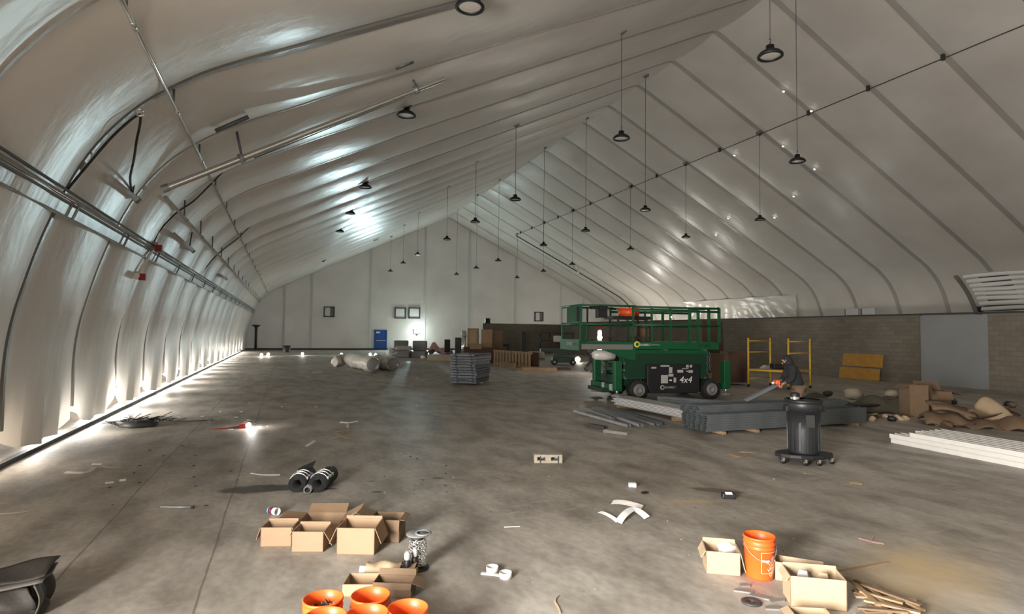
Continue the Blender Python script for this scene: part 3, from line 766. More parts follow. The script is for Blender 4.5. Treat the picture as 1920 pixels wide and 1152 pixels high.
uu, zz = lv(1242, 727, -.13); obj('logo_ring', MB().lathe([(.045, 0), (.075, 0), (.075, .008), (.045, .008)], 18, (uu, -.13, zz), rotx(PI / 2)), M_LGREY, eb)
front_text('logo_lettering', 'SUNBELT', .095, M_LGREY, eb, lv(1257, 727, -.13)[0], -.13, lv(1257, 727, -.13)[1])
# wheels
def wheel(u_, v_, name='wheel'):
    w = bpy.data.objects.new(name, None); COL.objects.link(w); w.parent = lift; w.location = (u_, v_, .33); w.empty_display_size = .05
    R_, T_ = .33, .26
    M = rotx(PI / 2)
    tb = MB().lathe([(.2, -T_ / 2), (R_ - .05, -T_ / 2), (R_ - .015, -T_ / 2 + .05), (R_ - .015, T_ / 2 - .05), (R_ - .05, T_ / 2), (.2, T_ / 2)], 32, (0, 0, 0), M)
    for k in range(20):
        for s_ in (-1, 1):
            a_ = 2 * PI * (k + (.5 if s_ > 0 else 0)) / 20
            tb.box((math.cos(a_) * (R_ - .012), s_ * T_ * .24, math.sin(a_) * (R_ - .012)), (.045, T_ * .5, .05), Matrix.Rotation(-a_, 4, 'Y') @ rotx(s_ * .5))
    obj('tyre', tb, M_RUBBER, w)
    s = -1 if v_ < LW / 2 else 1
    obj('rim', MB().lathe([(0, .02), (.07, .02), (.08, .06), (.12, .06), (.14, .0), (.20, .03), (.215, .06)], 24, (0, s * (T_ / 2 - .06), 0), rotx(-s * PI / 2)), M_GREY, w)
    return w
u1, u2 = lv(1197.6, 735, -.05)[0], lv(1334, 737, -.05)[0]
for uu in (u1, u2):
    for vv in (.06, LW - .06): wheel(uu, vv)
    obj('axle', MB().tube([(uu, .2, .33), (uu, LW - .2, .33)], .09, 10), M_DARK, lift)
# outriggers
o1 = lv(1159.5, 700, -.05)[0]; o2 = lv(1362, 700, 0)[0]
zt1 = lv(1159, 677)[1]
for uu, vv in ((o1, .05), (o1, LW - .05), (o2, .05), (o2, LW - .05)):
    p = bpy.data.objects.new('outrigger', None); COL.objects.link(p); p.parent = lift; p.location = (uu, vv, 0)
    obj('post', MB().box((0, 0, (zt1 + .34) / 2), (.24, .22, zt1 - .34)), M_GREEN, p, bevel=.015)
    obj('ram', MB().tube([(0, 0, .16), (0, 0, .4)], .05, 10), M_CHROME, p)
    obj('foot', MB().lathe([(0, .12), (.18, .12), (.20, .17), (.06, .22)], 16), M_GREY, p)
obj('front_bumper', MB().box((o1 - .02, LW / 2, .40), (.34, LW + .05, .22)), M_GREEN, lift, bevel=.02)
obj('front_step', MB().box((o1 - .28, LW / 2, .30), (.26, LW * .7, .12)), M_GREEND, lift)
for vv in (.1, LW * .4): obj('tie_bracket', MB().box((o1 - .18, vv, .42), (.06, .16, .2)), M_LGREY, lift)
obj('rear_beam', MB().box((o2 - .05, LW / 2, .42), (.2, LW, .2)), M_GREEN, lift)
g = MB()
for (x0, z0, x1, z1) in ((o1 - .02, .62, o1 - .02, 1.05), (o1 - .02, 1.05, o1 + .4, 1.05), (o1 + .4, 1.05, o1 + .4, .62), (o1 + .4, .62, o1 - .02, .62)): g.tube([(x0, LW * .52, z0), (x1, LW * .52, z1)], .03, 6)
obj('guard_frame', g, M_DARK, lift)
g = MB(); pp_ = []
for k in range(8): pp_.append((b1 + .10 + .05 * (k % 2), .2, zb0 + .2 + (zb1 - zb0 - .2) * k / 7))
g.tube(pp_, .05, 8); obj('hose', g, M_BLACK, lift)
obj('beacon', MB().ball((lv(1258, 595)[0], 0, lv(1258, 595)[1]), .035), M_GLOW, lift)
LAX = Vector((math.cos(LIFTA), math.sin(LIFTA), 0)); LAY = Vector((-LAX.y, LAX.x, 0))
def LP(u_, v_, z_): return c0 + LAX * u_ + LAY * v_ + Vector((0, 0, z_))
# what stands on and beside the lift
a0, a1 = lv(1141, 597, .9)[0], lv(1214, 597, .9)[0]; tz = lv(1180, 594, .9)[1]
t = thing('work_table', 'black work table standing on the platform of the large green lift', 'table', LP((a0 + a1) / 2, .9, zdk), LIFTA)
obj('tabletop', MB().box((0, 0, tz - zdk - .05), (a1 - a0, .8, .10)), M_BLACK, t)
for sx in (-1, 1):
    for sy in (-1, 1): obj('leg', MB().box((sx * (a1 - a0) * .36, sy * .33, (tz - zdk) / 2 - .05), (.06, .06, tz - zdk - .1)), M_DARK, t)
obj('shelf', MB().box((0, 0, .12), (a1 - a0 - .2, .7, .05)), M_DARK, t)
t = thing('orange_tub', 'wide orange tub on the black table of the green lift', 'tub', LP(lv(1179, 590, .9)[0], .9, tz), LIFTA)
rr = (lv(1200, 590, .9)[0] - lv(1158, 590, .9)[0]) / 2
obj('body', MB().lathe([(0, 0), (rr * .82, 0), (rr * .9, .26), (rr * .84, .26), (rr * .78, .03), (0, .03)], 28), M_ORANGE, t)
obj('rim', MB().lathe([(rr * .9, .22), (rr, .23), (rr, .27), (rr * .85, .27)], 28), M_ORANGE, t)
u_, z_ = lv(1128, 584, .1)
t = thing('control_box', 'black control box hooked on the near top rail of the lift extension', 'control box', LP(u_, .12, ztop - .4), LIFTA)
obj('body', MB().box((0, 0, .16), (.34, .2, .30)), M_BLACK, t, bevel=.02); obj('hood', MB().prism([(-.32, .28), (.17, .28), (.17, .40), (-.32, .40), (-.40, .34)], -.12, .12), M_BLACK, t); obj('hook', MB().box((-.1, -.13, .33), (.08, .1, .14)), M_BLACK, t)
u_, z_ = lv(1190, 628, 1.2)
t = thing('brown_carton', 'brown carton lying on the lift platform under the black table', 'box', LP(lv(1203, 630, 1.45)[0], 1.5, zdk), LIFTA); obj('body', MB().box((0, 0, .22), (.55, .4, .44)), M_CARDD, t); obj('flap', MB().quad([(-.27, -.2, .44), (.27, -.2, .44), (.30, -.36, .56), (-.28, -.34, .55)], .01), M_CARDD, t)
q = LP(lv(1137, 665)[0], .75, 0)
t = thing('white_roll', 'pale wrapped roll lying across the front end of the green lift chassis', 'roll', LP(o1 - .28, .35, 1.16), LIFTA)
obj('roll', MB().tube([(-.38, .1, .12), (-.30, .1, .13), (.0, .08, .12), (.34, .06, .12)], [.10, .16, .17, .16], 16), M_FILM, t)
obj('end', MB().lathe([(0, .01), (.155, .01), (.165, -.03)], 16, (.345, .06, .12), roty(PI / 2)), M_BLACK, t)
t['label'] = 'pale wrapped roll resting on the front outriggers of the green lift'
t.location.z = zt1 - .02 + .06
# worker behind the lift
# ================================================================== PEOPLE
def person_hand(P, root, d, side, r=.0):
    """palm and five separate fingers, curled round something"""
    d = Vector(d).normalized(); up = Vector(side).normalized(); acr = d.cross(up).normalized(); root = Vector(root)
    ch = [(root, (.022, .03), None), (root + d * .04, (.022, .04), 0), (root + d * .085, (.018, .04), 1)]
    o = skin('palm', [(c[0], .026, c[2]) for c in ch], M_SKIN, P, 1)
    for k, L_ in enumerate((.07, .08, .075, .058)):
        b = root + d * .09 + acr * (k - 1.5) * .021; a = (d * .8 - up * .5).normalized(); e = (d * .1 - up * 1).normalized()
        skin('finger', [(b, .0095, None), (b + a * L_ * .45, .009, 0), (b + a * L_ * .45 + e * L_ * .4, .008, 1), (b + a * L_ * .4 + e * L_ * .75 - d * .015, .007, 2)], M_SKIN, P, 1)
    b = root + d * .03 - acr * .035; a = (d * .6 - acr * .6 - up * .3).normalized()
    skin('thumb', [(b, .012, None), (b + a * .035, .011, 0), (b + a * .035 + (d - up).normalized() * .03, .009, 1)], M_SKIN, P, 1)
def person(name, label, loc, rotz, J, jacket, trous, hood=True, group=None):
    """J: joints in local metres, x = facing direction, y = left"""
    P = thing(name, label, 'person', loc, rotz, group)
    V = {k: Vector(v) for k, v in J.items()}
    body = [(V['pelvis'], .09, None), (V['belly'], .09, 0), (V['chest'], .11, 1), (V['neckb'], .07, 2), (V['neck'], .058, 3), (V['head'], .088, 4), (V['crown'], .075, 5)]
    idx = len(body)
    for s in ('l', 'r'):
        body += [(V['sh' + s], .062, 2), (V['el' + s], .045, idx), (V['wr' + s], .03, idx + 1)]; idx += 3
        body += [(V['hip' + s], .088, 0), (V['kn' + s], .062, idx), (V['an' + s], .042, idx + 1)]; idx += 3
    b = skin('body', [(tuple(c[0]), c[1], c[2]) for c in body], M_SKIN, P)
    # face
    hd = V['head']; f = V['face'].normalized(); up = (V['crown'] - V['head']).normalized(); lt = up.cross(f)
    obj('nose', MB().ball(hd + f * .098 - up * .005, .016, (1, 1, 1.3)), M_SKIN, P)
    for s in (-1, 1): obj('eye', MB().ball(hd + f * .086 + lt * s * .032 + up * .03, .008), M_DARK, P); obj('ear', MB().ball(hd + lt * s * .088 + up * .01, .022, (1, .6, 1.4)), M_SKIN, P)
    obj('mouth', MB().ball(hd + f * .088 - up * .045, .016, (.6, 1.3, .4)), M_RED, P)
    # hoodie
    jk = [(tuple(V['pelvis'] * 1.1 - V['belly'] * .1), .18, None), (tuple(V['belly']), .16, 0), (tuple(V['chest']), .175, 1), (tuple(V['neckb']), .10, 2)]
    if hood: jk += [(tuple(V['neck'] - f * .03), .095, 3), (tuple(hd - f * .035 + up * .02), .118, 4), (tuple(V['crown'] - f * .03), .09, 5)]
    n0 = len(jk)
    for s in ('l', 'r'):
        jk += [(tuple(V['sh' + s]), .088, 2), (tuple(V['el' + s]), .07, n0), (tuple(V['el' + s] * .12 + V['wr' + s] * .88), .052, n0 + 1)]; n0 += 3
    skin('hoodie', jk, jacket, P)
    if not hood: obj('hair', MB().ball(hd + up * .05 - f * .02, .105, (1, 1, .9)), M_BLACK, P)
    tr = [(tuple(V['pelvis'] + Vector((0, 0, .12))), .165, None)]; n0 = 1
    for s in ('l', 'r'):
        tr += [(tuple(V['hip' + s]), .108, 0), (tuple(V['kn' + s]), .085, n0), (tuple(V['an' + s] * .9 + V['kn' + s] * .1), .07, n0 + 1)]; n0 += 3
    skin('trousers', tr, trous, P)
    for s in ('l', 'r'):
        a = V['an' + s]; q = Vector((a.x, a.y, 0))
        skin('boot', [(tuple(q + Vector((-.04, 0, .05))), .048, None), (tuple(q + Vector((.07, 0, .045))), .046, 0), (tuple(q + Vector((.18, 0, .035))), .036, 1)], M_DARK, P, 1)
        skin('boot_shaft', [(tuple(q + Vector((-.02, 0, .06))), .055, None), (tuple(a + Vector((0, 0, .06))), .055, 0)], M_DARK, P, 1)
        w = V['wr' + s]; e = V['el' + s]; d = (w - e).normalized()
        person_hand(P, w, d, up if abs(d.z) < .8 else f, 0)
    return P
# worker behind the bin, bent over the stud stack, facing left in the photo
wz = 13.3; pw = CAM + RGT * ((1491 - 960) / FPX * wz) + FWD * wz; pw.z = 0
J1 = dict(pelvis=(-.06, 0, .95), belly=(.01, 0, 1.1), chest=(.08, 0, 1.32), neckb=(.13, 0, 1.46), neck=(.16, 0, 1.51), head=(.22, 0, 1.555), crown=(.25, 0, 1.625), face=(.6, 0, -.8),
          shl=(.10, .19, 1.38), ell=(.14, .24, 1.14), wrl=(.27, .13, 1.04), shr=(.10, -.19, 1.38), elr=(.16, -.25, 1.16), wrr=(.30, -.12, 1.06),
          hipl=(-.05, .1, .88), knl=(.04, .13, .49), anl=(-.02, .14, .09), hipr=(-.05, -.1, .88), knr=(.07, -.12, .49), anr=(.02, -.13, .09))
W1 = person('person', 'worker in a black hood and brown trousers bending behind the black bin', pw, YAW + PI - .15, J1, M_JACKET, M_TROUS)
ax = Vector((math.cos(YAW + PI - .15), math.sin(YAW + PI - .15), 0)); ay = Vector((-ax.y, ax.x, 0))
tg = pw + ax * .40 + Vector((0, 0, 1.02))
t = thing('orange_tool', 'small orange hand tool held by the worker in the black hood', 'tool', tg, YAW + PI - .15)
obj('body', MB().box((0, .0, .03), (.09, .22, .10)), M_ORANGE, t, bevel=.015); obj('handle', MB().tube([(-.02, .05, .0), (-.05, .05, -.09)], .024, 8), M_ORANGE, t); obj('blade', MB().lathe([(0, 0), (.055, 0), (.055, .008), (0, .008)], 18, (.05, -.05, .0), rotx(PI / 2)), M_CHROME, t)
# person walking behind the big lift
pz = 33.; p2 = CAM + RGT * ((1108 - 960) / FPX * pz) + FWD * pz; p2.z = 0
J2 = dict(pelvis=(0, 0, .95), belly=(.01, 0, 1.1), chest=(.03, 0, 1.34), neckb=(.04, 0, 1.48), neck=(.05, 0, 1.54), head=(.08, 0, 1.64), crown=(.08, 0, 1.72), face=(1, 0, -.1),
          shl=(.03, .19, 1.42), ell=(-.06, .24, 1.17), wrl=(.03, .25, .94), shr=(.03, -.19, 1.42), elr=(.08, -.25, 1.16), wrr=(.22, -.24, .98),
          hipl=(0, .09, .9), knl=(.16, .1, .52), anl=(.22, .1, .10), hipr=(0, -.09, .9), knr=(-.05, -.1, .5), anr=(-.34, -.1, .18))
person('person', 'person in dark clothes striding behind the front end of the green lift', p2, YAW + .2, J2, M_DARK, M_JEANS, False)
# tripod lamp glowing behind the lift rails
pz = 31.; q = CAM + RGT * ((1125 - 960) / FPX * pz) + FWD * pz; q.z = 0
t = thing('lamp_tower', 'lit work lamp tower with stacked white lamps behind the green lift', 'lamp', q)
zz = [Zat(q, y) for y in (624, 633, 653)]
obj('mast', MB().tube([(0, 0, .1), (0, 0, zz[0] + .35)], .035, 8), M_DARK, t)
for k in range(3): obj('leg', MB().tube([(0, 0, .7), (math.cos(k * 2.1) * .55, math.sin(k * 2.1) * .55, .02)], .025, 6), M_DARK, t)
for k, z in enumerate(zz): obj('lamp_head', MB().lathe([(0, .16), (.10, .14), (.13, 0), (.10, -.14), (0, -.16)], 14, (0, 0, z)), M_WHITE if k == 0 else M_GLOW, t)
obj('cap', MB().lathe([(0, .12), (.16, .06), (.19, 0)], 14, (0, 0, zz[0] + .24)), M_RED, t)
TOWER = q + Vector((-.3, -.5, zz[1]))
# ================================================================== BIN, SCAFFOLD, STUDS
bz = 9.85; q = CAM + RGT * ((1505 - 960) / FPX * bz) + FWD * bz; q.z = 0
dol = thing('bin_dolly', 'black caster dolly under the tall black bin', 'dolly', q, YAW)
obj('platform', MB().prism([(math.cos(k * PI / 8) * (.46 if k % 8 else .48), math.sin(k * PI / 8) * .30) for k in range(16)], .10, .165, 'z'), M_BLACK, dol, bevel=.015)
for x, y in ((-.40, -.12), (.40, -.12), (-.10, -.26), (.12, -.26), (-.28, .2), (.28, .2)):
    c = bpy.data.objects.new('caster', None); COL.objects.link(c); c.parent = dol; c.location = (x, y, 0)
    obj('wheel', MB().lathe([(0, -.018), (.042, -.018), (.046, -.01), (.046, .01), (.042, .018), (0, .018)], 16, (0, 0, .046), rotx(PI / 2)), M_BLACK, c)
    obj('fork', MB().box((0, 0, .075), (.035, .05, .055)), M_CHROME, c)
t = thing('trash_bin', 'tall black ribbed trash bin standing on a caster dolly', 'bin', q + Vector((0, 0, .168)), YAW)
H_ = Zat(q, 750) - .168
obj('body', MB().lathe([(0, 0), (.225, 0), (.23, .02), (.245, H_ * .45), (.262, H_ * .80), (.285, H_ * .80), (.285, H_ * .93), (.27, H_), (.25, H_ - .02), (.235, H_ * .5), (.21, .03), (0, .03)], 36), mat('bin_black', (36, 37, 39), .45), t)
for a_ in (PI, 0): obj('handle', MB().box((math.cos(a_) * .295, -.02, H_ * .84), (.06, .14, .10)), M_BLACK, t, bevel=.01)
g = MB()
for k in range(14): a_ = 2 * PI * k / 14; g.box((math.cos(a_) * .245, math.sin(a_) * .245, H_ * .42), (.012, .03, H_ * .72), rotZ(a_))
obj('ribs', g, mat('bin_black', (36, 37, 39)), t)
obj('rim', MB().lathe([(.27, H_ - .05), (.295, H_ - .04), (.295, H_ + .01), (.26, H_ + .015)], 36), M_BLACK, t)
obj('nameplate', MB().box((-.02, -.262, H_ * .63), (.14, .02, .20)), M_DARK, t)
k_ = thing('metal_canister', 'shiny silver canister with a black lid poking out of the black bin', 'canister', q + RGT * -.14 + Vector((0, 0, .2 + H_ - .18)), YAW)
obj('body', MB().lathe([(0, 0), (.07, 0), (.075, .2), (.07, .21), (0, .21)], 18), M_CHROME, k_); obj('lid', MB().lathe([(.076, .2), (.076, .25), (.05, .27), (0, .27)], 18), M_BLACK, k_)
k_ = thing('crumpled_plastic', 'dark crumpled plastic sheet lying in the mouth of the black bin', 'plastic', q + RGT * .08 + Vector((0, 0, .16 + H_ - .12)), YAW)
obj('crumple', MB().ball((0, 0, .06), .13, (1.1, .9, .5), .4, 2, 4), M_DARK, k_)
# scaffold
sz = 24.0
def at(px, z): p = CAM + RGT * ((px - 960) / FPX * z) + FWD * z; p.z = 0; return p
A, B_, C_ = at(1403, sz), at(1444, sz + .75), at(1478, sz - 1.0)
D_ = C_ + (B_ - A); hs = Zat(A, 634)
t = thing('baker_scaffold', 'yellow rolling scaffold with ladder ends before the block wall', 'scaffold', A)
for k, (p, r_) in enumerate(((A, B_), (C_, D_))):
    f = bpy.data.objects.new('ladder_end', None); COL.objects.link(f); f.parent = t; f.location = p - A; w = r_ - p
    for v in (Vector(), w): obj('post', MB().tube([v + Vector((0, 0, .12)), v + Vector((0, 0, hs))], .036, 8), M_YEL, f)
    for zz in (.35, .72, 1.42, hs - .12): obj('rung', MB().tube([Vector((0, 0, zz)), w + Vector((0, 0, zz))], .022, 6), M_YEL, f)
    for v in (Vector(), w): obj('caster', MB().lathe([(0, -.02), (.06, -.02), (.06, .02), (0, .02)], 14, v + Vector((0, 0, .06)), rotx(PI / 2)), M_BLACK, f)
zp = Zat(A, 694); l_ = C_ - A; w_ = B_ - A
for v in (Vector(), w_): obj('side_rail', MB().tube([v + Vector((0, 0, zp)), v + l_ + Vector((0, 0, zp))], .05, 4), M_YEL, t)
g = MB(); g.quad([Vector((0, 0, zp + .06)), l_ + Vector((0, 0, zp + .06)), l_ + w_ + Vector((0, 0, zp + .06)), w_ + Vector((0, 0, zp + .06))], .03); obj('platform', g, M_WOOD, t)
p0 = A + l_ * .55 + w_ * .5 + Vector((0, 0, zp + .07))
t = thing('black_tool_case', 'black tool case lying open on the yellow scaffold platform', 'case', p0, YAW); obj('body', MB().box((0, 0, .11), (.75, .4, .2)), M_BLACK, t, bevel=.02); obj('handle', MB().box((0, -.23, .12), (.2, .05, .05)), M_DARK, t)
p0 = A + l_ * .26 + w_ * .5 + Vector((0, 0, zp + .065))
for k in range(3):
    t = dup(t0, p0 + Vector((.02 * k, .03 * k, .045 * k)), YAW + .3 + .2 * k, ['lowest pale plank on the scaffold platform', 'middle pale plank on the scaffold platform', 'uppermost pale plank on the scaffold platform'][k]) if k else thing('short_plank', 'lowest pale plank on the scaffold platform', 'plank', p0, YAW + .3, 'planks on the scaffold platform')
    if k == 0: t0 = t; obj('plank', MB().box((0, 0, .02), (.85, .16, .04)), M_LGREY, t)
# steel studs: one C-shaped stud, then copies
def c_section(w, h, th=.004, lip=.012): return [(0, 0), (w, 0), (w, h), (w - lip, h), (w - lip, h - th), (w - th, h - th), (w - th, th), (th, th), (th, h - th), (lip, h - th), (lip, h), (0, h)]
def stud(label, L, w, h, m, group, side=False):
    t = thing('steel_stud', label, 'stud', (0, 0, 0), 0, group)
    sec = [(u - w / 2, v) for u, v in c_section(w, h)]
    if side: sec = [(u - w / 2, v) for u, v in [(0, 0), (w, 0), (w, h), (0, h), (0, h * .72), (.006, h * .72), (.006, h - .004), (w - .004, h - .004), (w - .004, .004), (.006, .004), (.006, h * .28), (0, h * .28)]]
    obj('channel', MB().prism([(a_, b_) for a_, b_ in sec], 0, L, 'x'), m, t); return t
def stack(P, ang, L, w, h, nx, nz, m, label, group, jx=.0, side=False, skip=0, rn=1):
    rnd = random.Random(rn); proto = None; d = Vector((math.cos(ang), math.sin(ang), 0)); n = Vector((-d.y, d.x, 0))
    for iz in range(nz):
        for ix in range(nx):
            if skip and iz == nz - 1 and ix < skip: continue
            off = (rnd.random() - .5) * jx
            loc = P + n * (w * (ix + .5) + .002 * ix) + d * off + Vector((0, 0, iz * (h + .002)))
            if proto is None: proto = stud(label, L, w, h, m, group, side); o = proto
            else: o = dup(proto, loc, 0)
            o.location = loc; o.rotation_euler = (0, 0, ang + (rnd.random() - .5) * .004)
# stack 1: bright bundle pointing at the camera
R1 = F(1283, 793); L1 = F(1150, 764); a1_ = math.atan2(R1.y - L1.y, R1.x - L1.x); len1 = (R1 - L1).length
hz = Zat(R1, 769)
for k, u_ in enumerate((.12, .9)):
    dd = (R1 - L1) * u_
    nn = Vector((-math.sin(a1_), math.cos(a1_), 0))
    tag(obj('timber_bearer', MB().box((L1 + dd + nn * .3 + Vector((0, 0, .045))), (.09, .8, .09), rotZ(a1_)), M_WOOD), ['timber bearer under the far end of the bright stud bundle', 'timber bearer under the near end of the bright stud bundle'][k], 'timber')
stack(L1 + Vector((0, 0, .09)), a1_, len1, .15, (hz - .09) / 6 - .003, 4, 6, mat('bright_stud', (214, 214, 212), .35, .35), 'bright steel stud in the stacked bundle left of the dark stud stack', 'bright studs in the front bundle', .25, True, rn=5)
# stack 2: dark bundle
R2 = F(1325, 816); E2 = F(1625, 797); a2_ = math.atan2(E2.y - R2.y, E2.x - R2.x); len2 = min(5.0, (E2 - R2).length)
for k, u_ in enumerate((.4, 1.3, 4.3)):
    dd = Vector((math.cos(a2_), math.sin(a2_), 0)) * u_; nn = Vector((-math.sin(a2_), math.cos(a2_), 0))
    tag(obj('timber_bearer', MB().box((R2 + dd + nn * .42 + Vector((0, 0, .03))), (.09, 1.0, .06), rotZ(a2_)), M_WOOD), ['timber bearer under the left end of the dark stud stack', 'timber bearer poking out from under the middle of the dark stud stack', 'timber bearer under the right end of the dark stud stack'][k], 'timber')
stack(R2 + Vector((0, 0, .06)), a2_, len2, .155, .049, 5, 7, M_STEELD, 'grey steel stud in the large dark stack left of the bin', 'dark studs in the large stack', .10, rn=8)
nn = Vector((-math.sin(a2_), math.cos(a2_), 0))
stack(R2 + nn * .32 + Vector((0, 0, .06 + 7 * .051)), a2_, len2 - .3, .155, .049, 3, 3, M_STEELD, 'grey steel stud in the upper rows of the large dark stack', 'dark studs on top of the large stack', .18, rn=9)
# stack 3: behind, by the lift wheels
L3 = F(1228, 758); R3 = F(1345, 768); a3 = math.atan2(R3.y - L3.y, R3.x - L3.x)
stack(L3, a3, (R3 - L3).length + 1.2, .15, .05, 3, 4, M_STEELD, 'grey steel stud in the low stack between the lift wheels and the dark stack', 'studs in the low stack by the lift wheels', .3, skip=1, rn=3)
# stack 4: right of the bin
L4 = F(1545, 794); R4 = F(1618, 792); a4 = math.atan2(R4.y - L4.y, R4.x - L4.x)
stack(F(1556, 791), a2_ - .1, 1.3, .15, .05, 3, 3, M_STEELD, 'dark steel stud end in the low pile right of the bin', 'studs in the pile right of the bin', .35, rn=4)
# loose studs
LS = [((1078, 774), (1180, 803), .09, M_STEEL, 'loose stud at the far left edge of the scattered studs'), ((1100, 800), (1136, 806), .12, M_DARK, 'short dark offcut of stud lying in front of the scattered studs'),
      ((1112, 772), (1202, 806), .10, M_STEEL, 'loose stud lying second from the left among the scattered studs'), ((1122, 768), (1232, 800), .14, M_STEEL, 'wide loose stud along the right side of the scattered studs'),
      ((1150, 772), (1247, 803), .14, M_STEELD, 'wide dark loose stud nearest to the bright bundle'), ((1088, 770), (1150, 792), .08, M_CHROME, 'thin bright loose stud on the left of the scattered studs'), ((1133, 812), (1178, 818), .09, M_CHROME, 'short bright offcut of stud in front of the scattered studs')]
for k, (p, r_, w, m, lab) in enumerate(LS):
    a = F(*p); b = F(*r_); an = math.atan2(b.y - a.y, b.x - a.x)
    t = stud(lab, (b - a).length, w, .06, m, 'loose studs on the floor'); t.location = a + Vector((0, 0, .012 + (.05 if k in (2, 4, 5) else 0))); t.rotation_euler = (0, 0, an)
# channel held up by the worker
a = F(1400, 752) ; a.z = .62; bq = tg + Vector((0, 0, -.06)); a = at(1398, 13.4) + Vector((0, 0, .60)); v = bq - a
t = stud('long steel channel propped from the dark stack up to the worker\'s hands', v.length, .15, .05, M_STEELD, None); t.location = a
t.rotation_euler = (0, -math.atan2(v.z, v.xy.length), math.atan2(v.y, v.x))
# white coated members on the right
P0 = F(1662, 829); P1 = F(1920, 880); d = (P1 - P0).normalized(); an = math.atan2(d.y, d.x); nn = Vector((-d.y, d.x, 0))
proto = None
rnd = random.Random(2)
for iz in range(3):
    for ix in range(6):
        L_ = 4.6; jj = rnd.random() * .10 + (.25 if (iz == 2 and ix > 1) else 0) + (.45 if iz == 2 and ix < 2 else 0)
        if proto is None:
            proto = thing('white_channel', 'white coated steel channel in the long low stack at the right edge', 'channel', (0, 0, 0), 0, 'white channels in the right stack')
            obj('channel', MB().prism([(u - .09, v) for u, v in c_section(.18, .085, .006, .03)], 0, L_, 'x'), M_WHITESTEEL, proto); o = proto
        else: o = dup(proto, (0, 0, 0), 0)
        o.location = P0 + d * jj + nn * (.185 * (ix + .5)) + Vector((0, 0, .002 + iz * .088)); o.rotation_euler = (0, 0, an)
# ================================================================== BUCKETS AND CARTONS IN THE FOREGROUND
def bucket(P, label, r=.128, h=.345, rot=0, group=None, bail=True):
    t = thing('bucket', label, 'bucket', P, rot, group)
    k = r / .15
    obj('body', MB().lathe([(0, 0), (.126 * k, 0), (.13 * k, .012), (.142 * k, h * .72), (.150 * k, h * .73), (.150 * k, h * .755), (.144 * k, h * .765), (.145 * k, h * .82), (.152 * k, h * .83), (.152 * k, h * .855), (.146 * k, h * .865),
                            (.147 * k, h * .94), (.153 * k, h * .95), (.153 * k, h * .985), (.149 * k, h), (.143 * k, h * .995), (.140 * k, h * .8), (.124 * k, .02), (0, .02)], 40), M_ORANGE, t)
    if bail:
        g = MB(); ps = []
        for i in range(13): a = PI * i / 12; ps.append((math.cos(a) * .157 * k, -math.sin(a) * .157 * k * .35 - .0, h * .86 - math.sin(a) * .13))
        ps = [(x, y - (.10 * k * math.sin(PI * i / 12)), z) for i, (x, y, z) in enumerate(ps)]
        g.tube(ps, .0025, 5); obj('bail', g, M_STEEL, t)
        obj('grip', MB().tube([ps[5], ps[6], ps[7]], .009, 8), M_WHITE, t)
    return t
def wrap_text(lines, size, m, parent, r, z0, ang, tilt, lh):
    for i, s in enumerate(lines):
        me = text_mesh(s, size); bm = bmesh.new(); bm.from_mesh(me); bmesh.ops.subdivide_edges(bm, edges=[e for e in bm.edges if e.calc_length() > size * .3], cuts=2)
        for v in bm.verts:
            x, y = v.co.x, v.co.y - i * lh
            X = x * math.cos(tilt) - y * math.sin(tilt); Y = x * math.sin(tilt) + y * math.cos(tilt)
            a = ang + X / r; rr = r + .002 + v.co.z * .3 + Y * .06
            v.co = Vector((math.cos(a) * rr, math.sin(a) * rr, z0 + Y))
        bm.to_mesh(me); bm.free(); me.materials.clear(); me.materials.append(m); link('stencil_lettering', me, parent)
q = F(1424, 1081); kb = .36
bk = bucket(q, 'orange bucket with a pale stencilled mark beside the carton on the right', .132, .355, YAW, None)
M_STEN = mat('pale_stencil', (250, 196, 160), .6)
wrap_text(['THE', 'HOME', 'DEPOT'], .052, M_STEN, bk, .121, .165, -PI / 2 + .50, .62, .044)
g = MB()
for (dx, dz, l_, an) in ((0, .088, .176, 0), (0, -.088, .176, 0), (-.088, 0, .176, PI / 2), (.088, 0, .176, PI / 2)):
    n_ = 8
    for i in range(n_):
        f0 = (i + .5) / n_ - .5; X = dx + math.cos(an) * l_ * f0; Z = dz + math.sin(an) * l_ * f0; a = -PI / 2 + .47 + X / .121
        r_ = .1215 + Z * .06
        g.box((math.cos(a) * r_, math.sin(a) * r_, .155 + Z), ((l_ / n_ + .002) if an == 0 else .003, .002, .003 if an == 0 else (l_ / n_ + .002)), rotZ(a + PI / 2))
obj('stencil_frame', g, M_STEN, bk)
BN = ['orange bucket of the front group holding loose metal fittings', 'orange bucket of the front group standing before the flattened cartons, crumpled paper inside', 'front left empty orange bucket cut by the lower picture edge', 'front middle empty orange bucket of the group', 'rightmost empty orange bucket of the front group']
BP = [(606, 1121), (695, 1115), (610, 1155), (689, 1149), (765, 1139)]
BQ = []
for k, p in enumerate(BP):
    q = F(p[0], p[1], .345); q.z = 0; BQ.append(q)
    bucket(q, BN[k], .1275, .345, YAW + .3 * k, 'orange buckets in the front group', bail=(k in (1, 3)))
rnd = random.Random(11)
MF = [M_STEEL, M_WOODD, M_CHROME, M_DARK]
pro = None
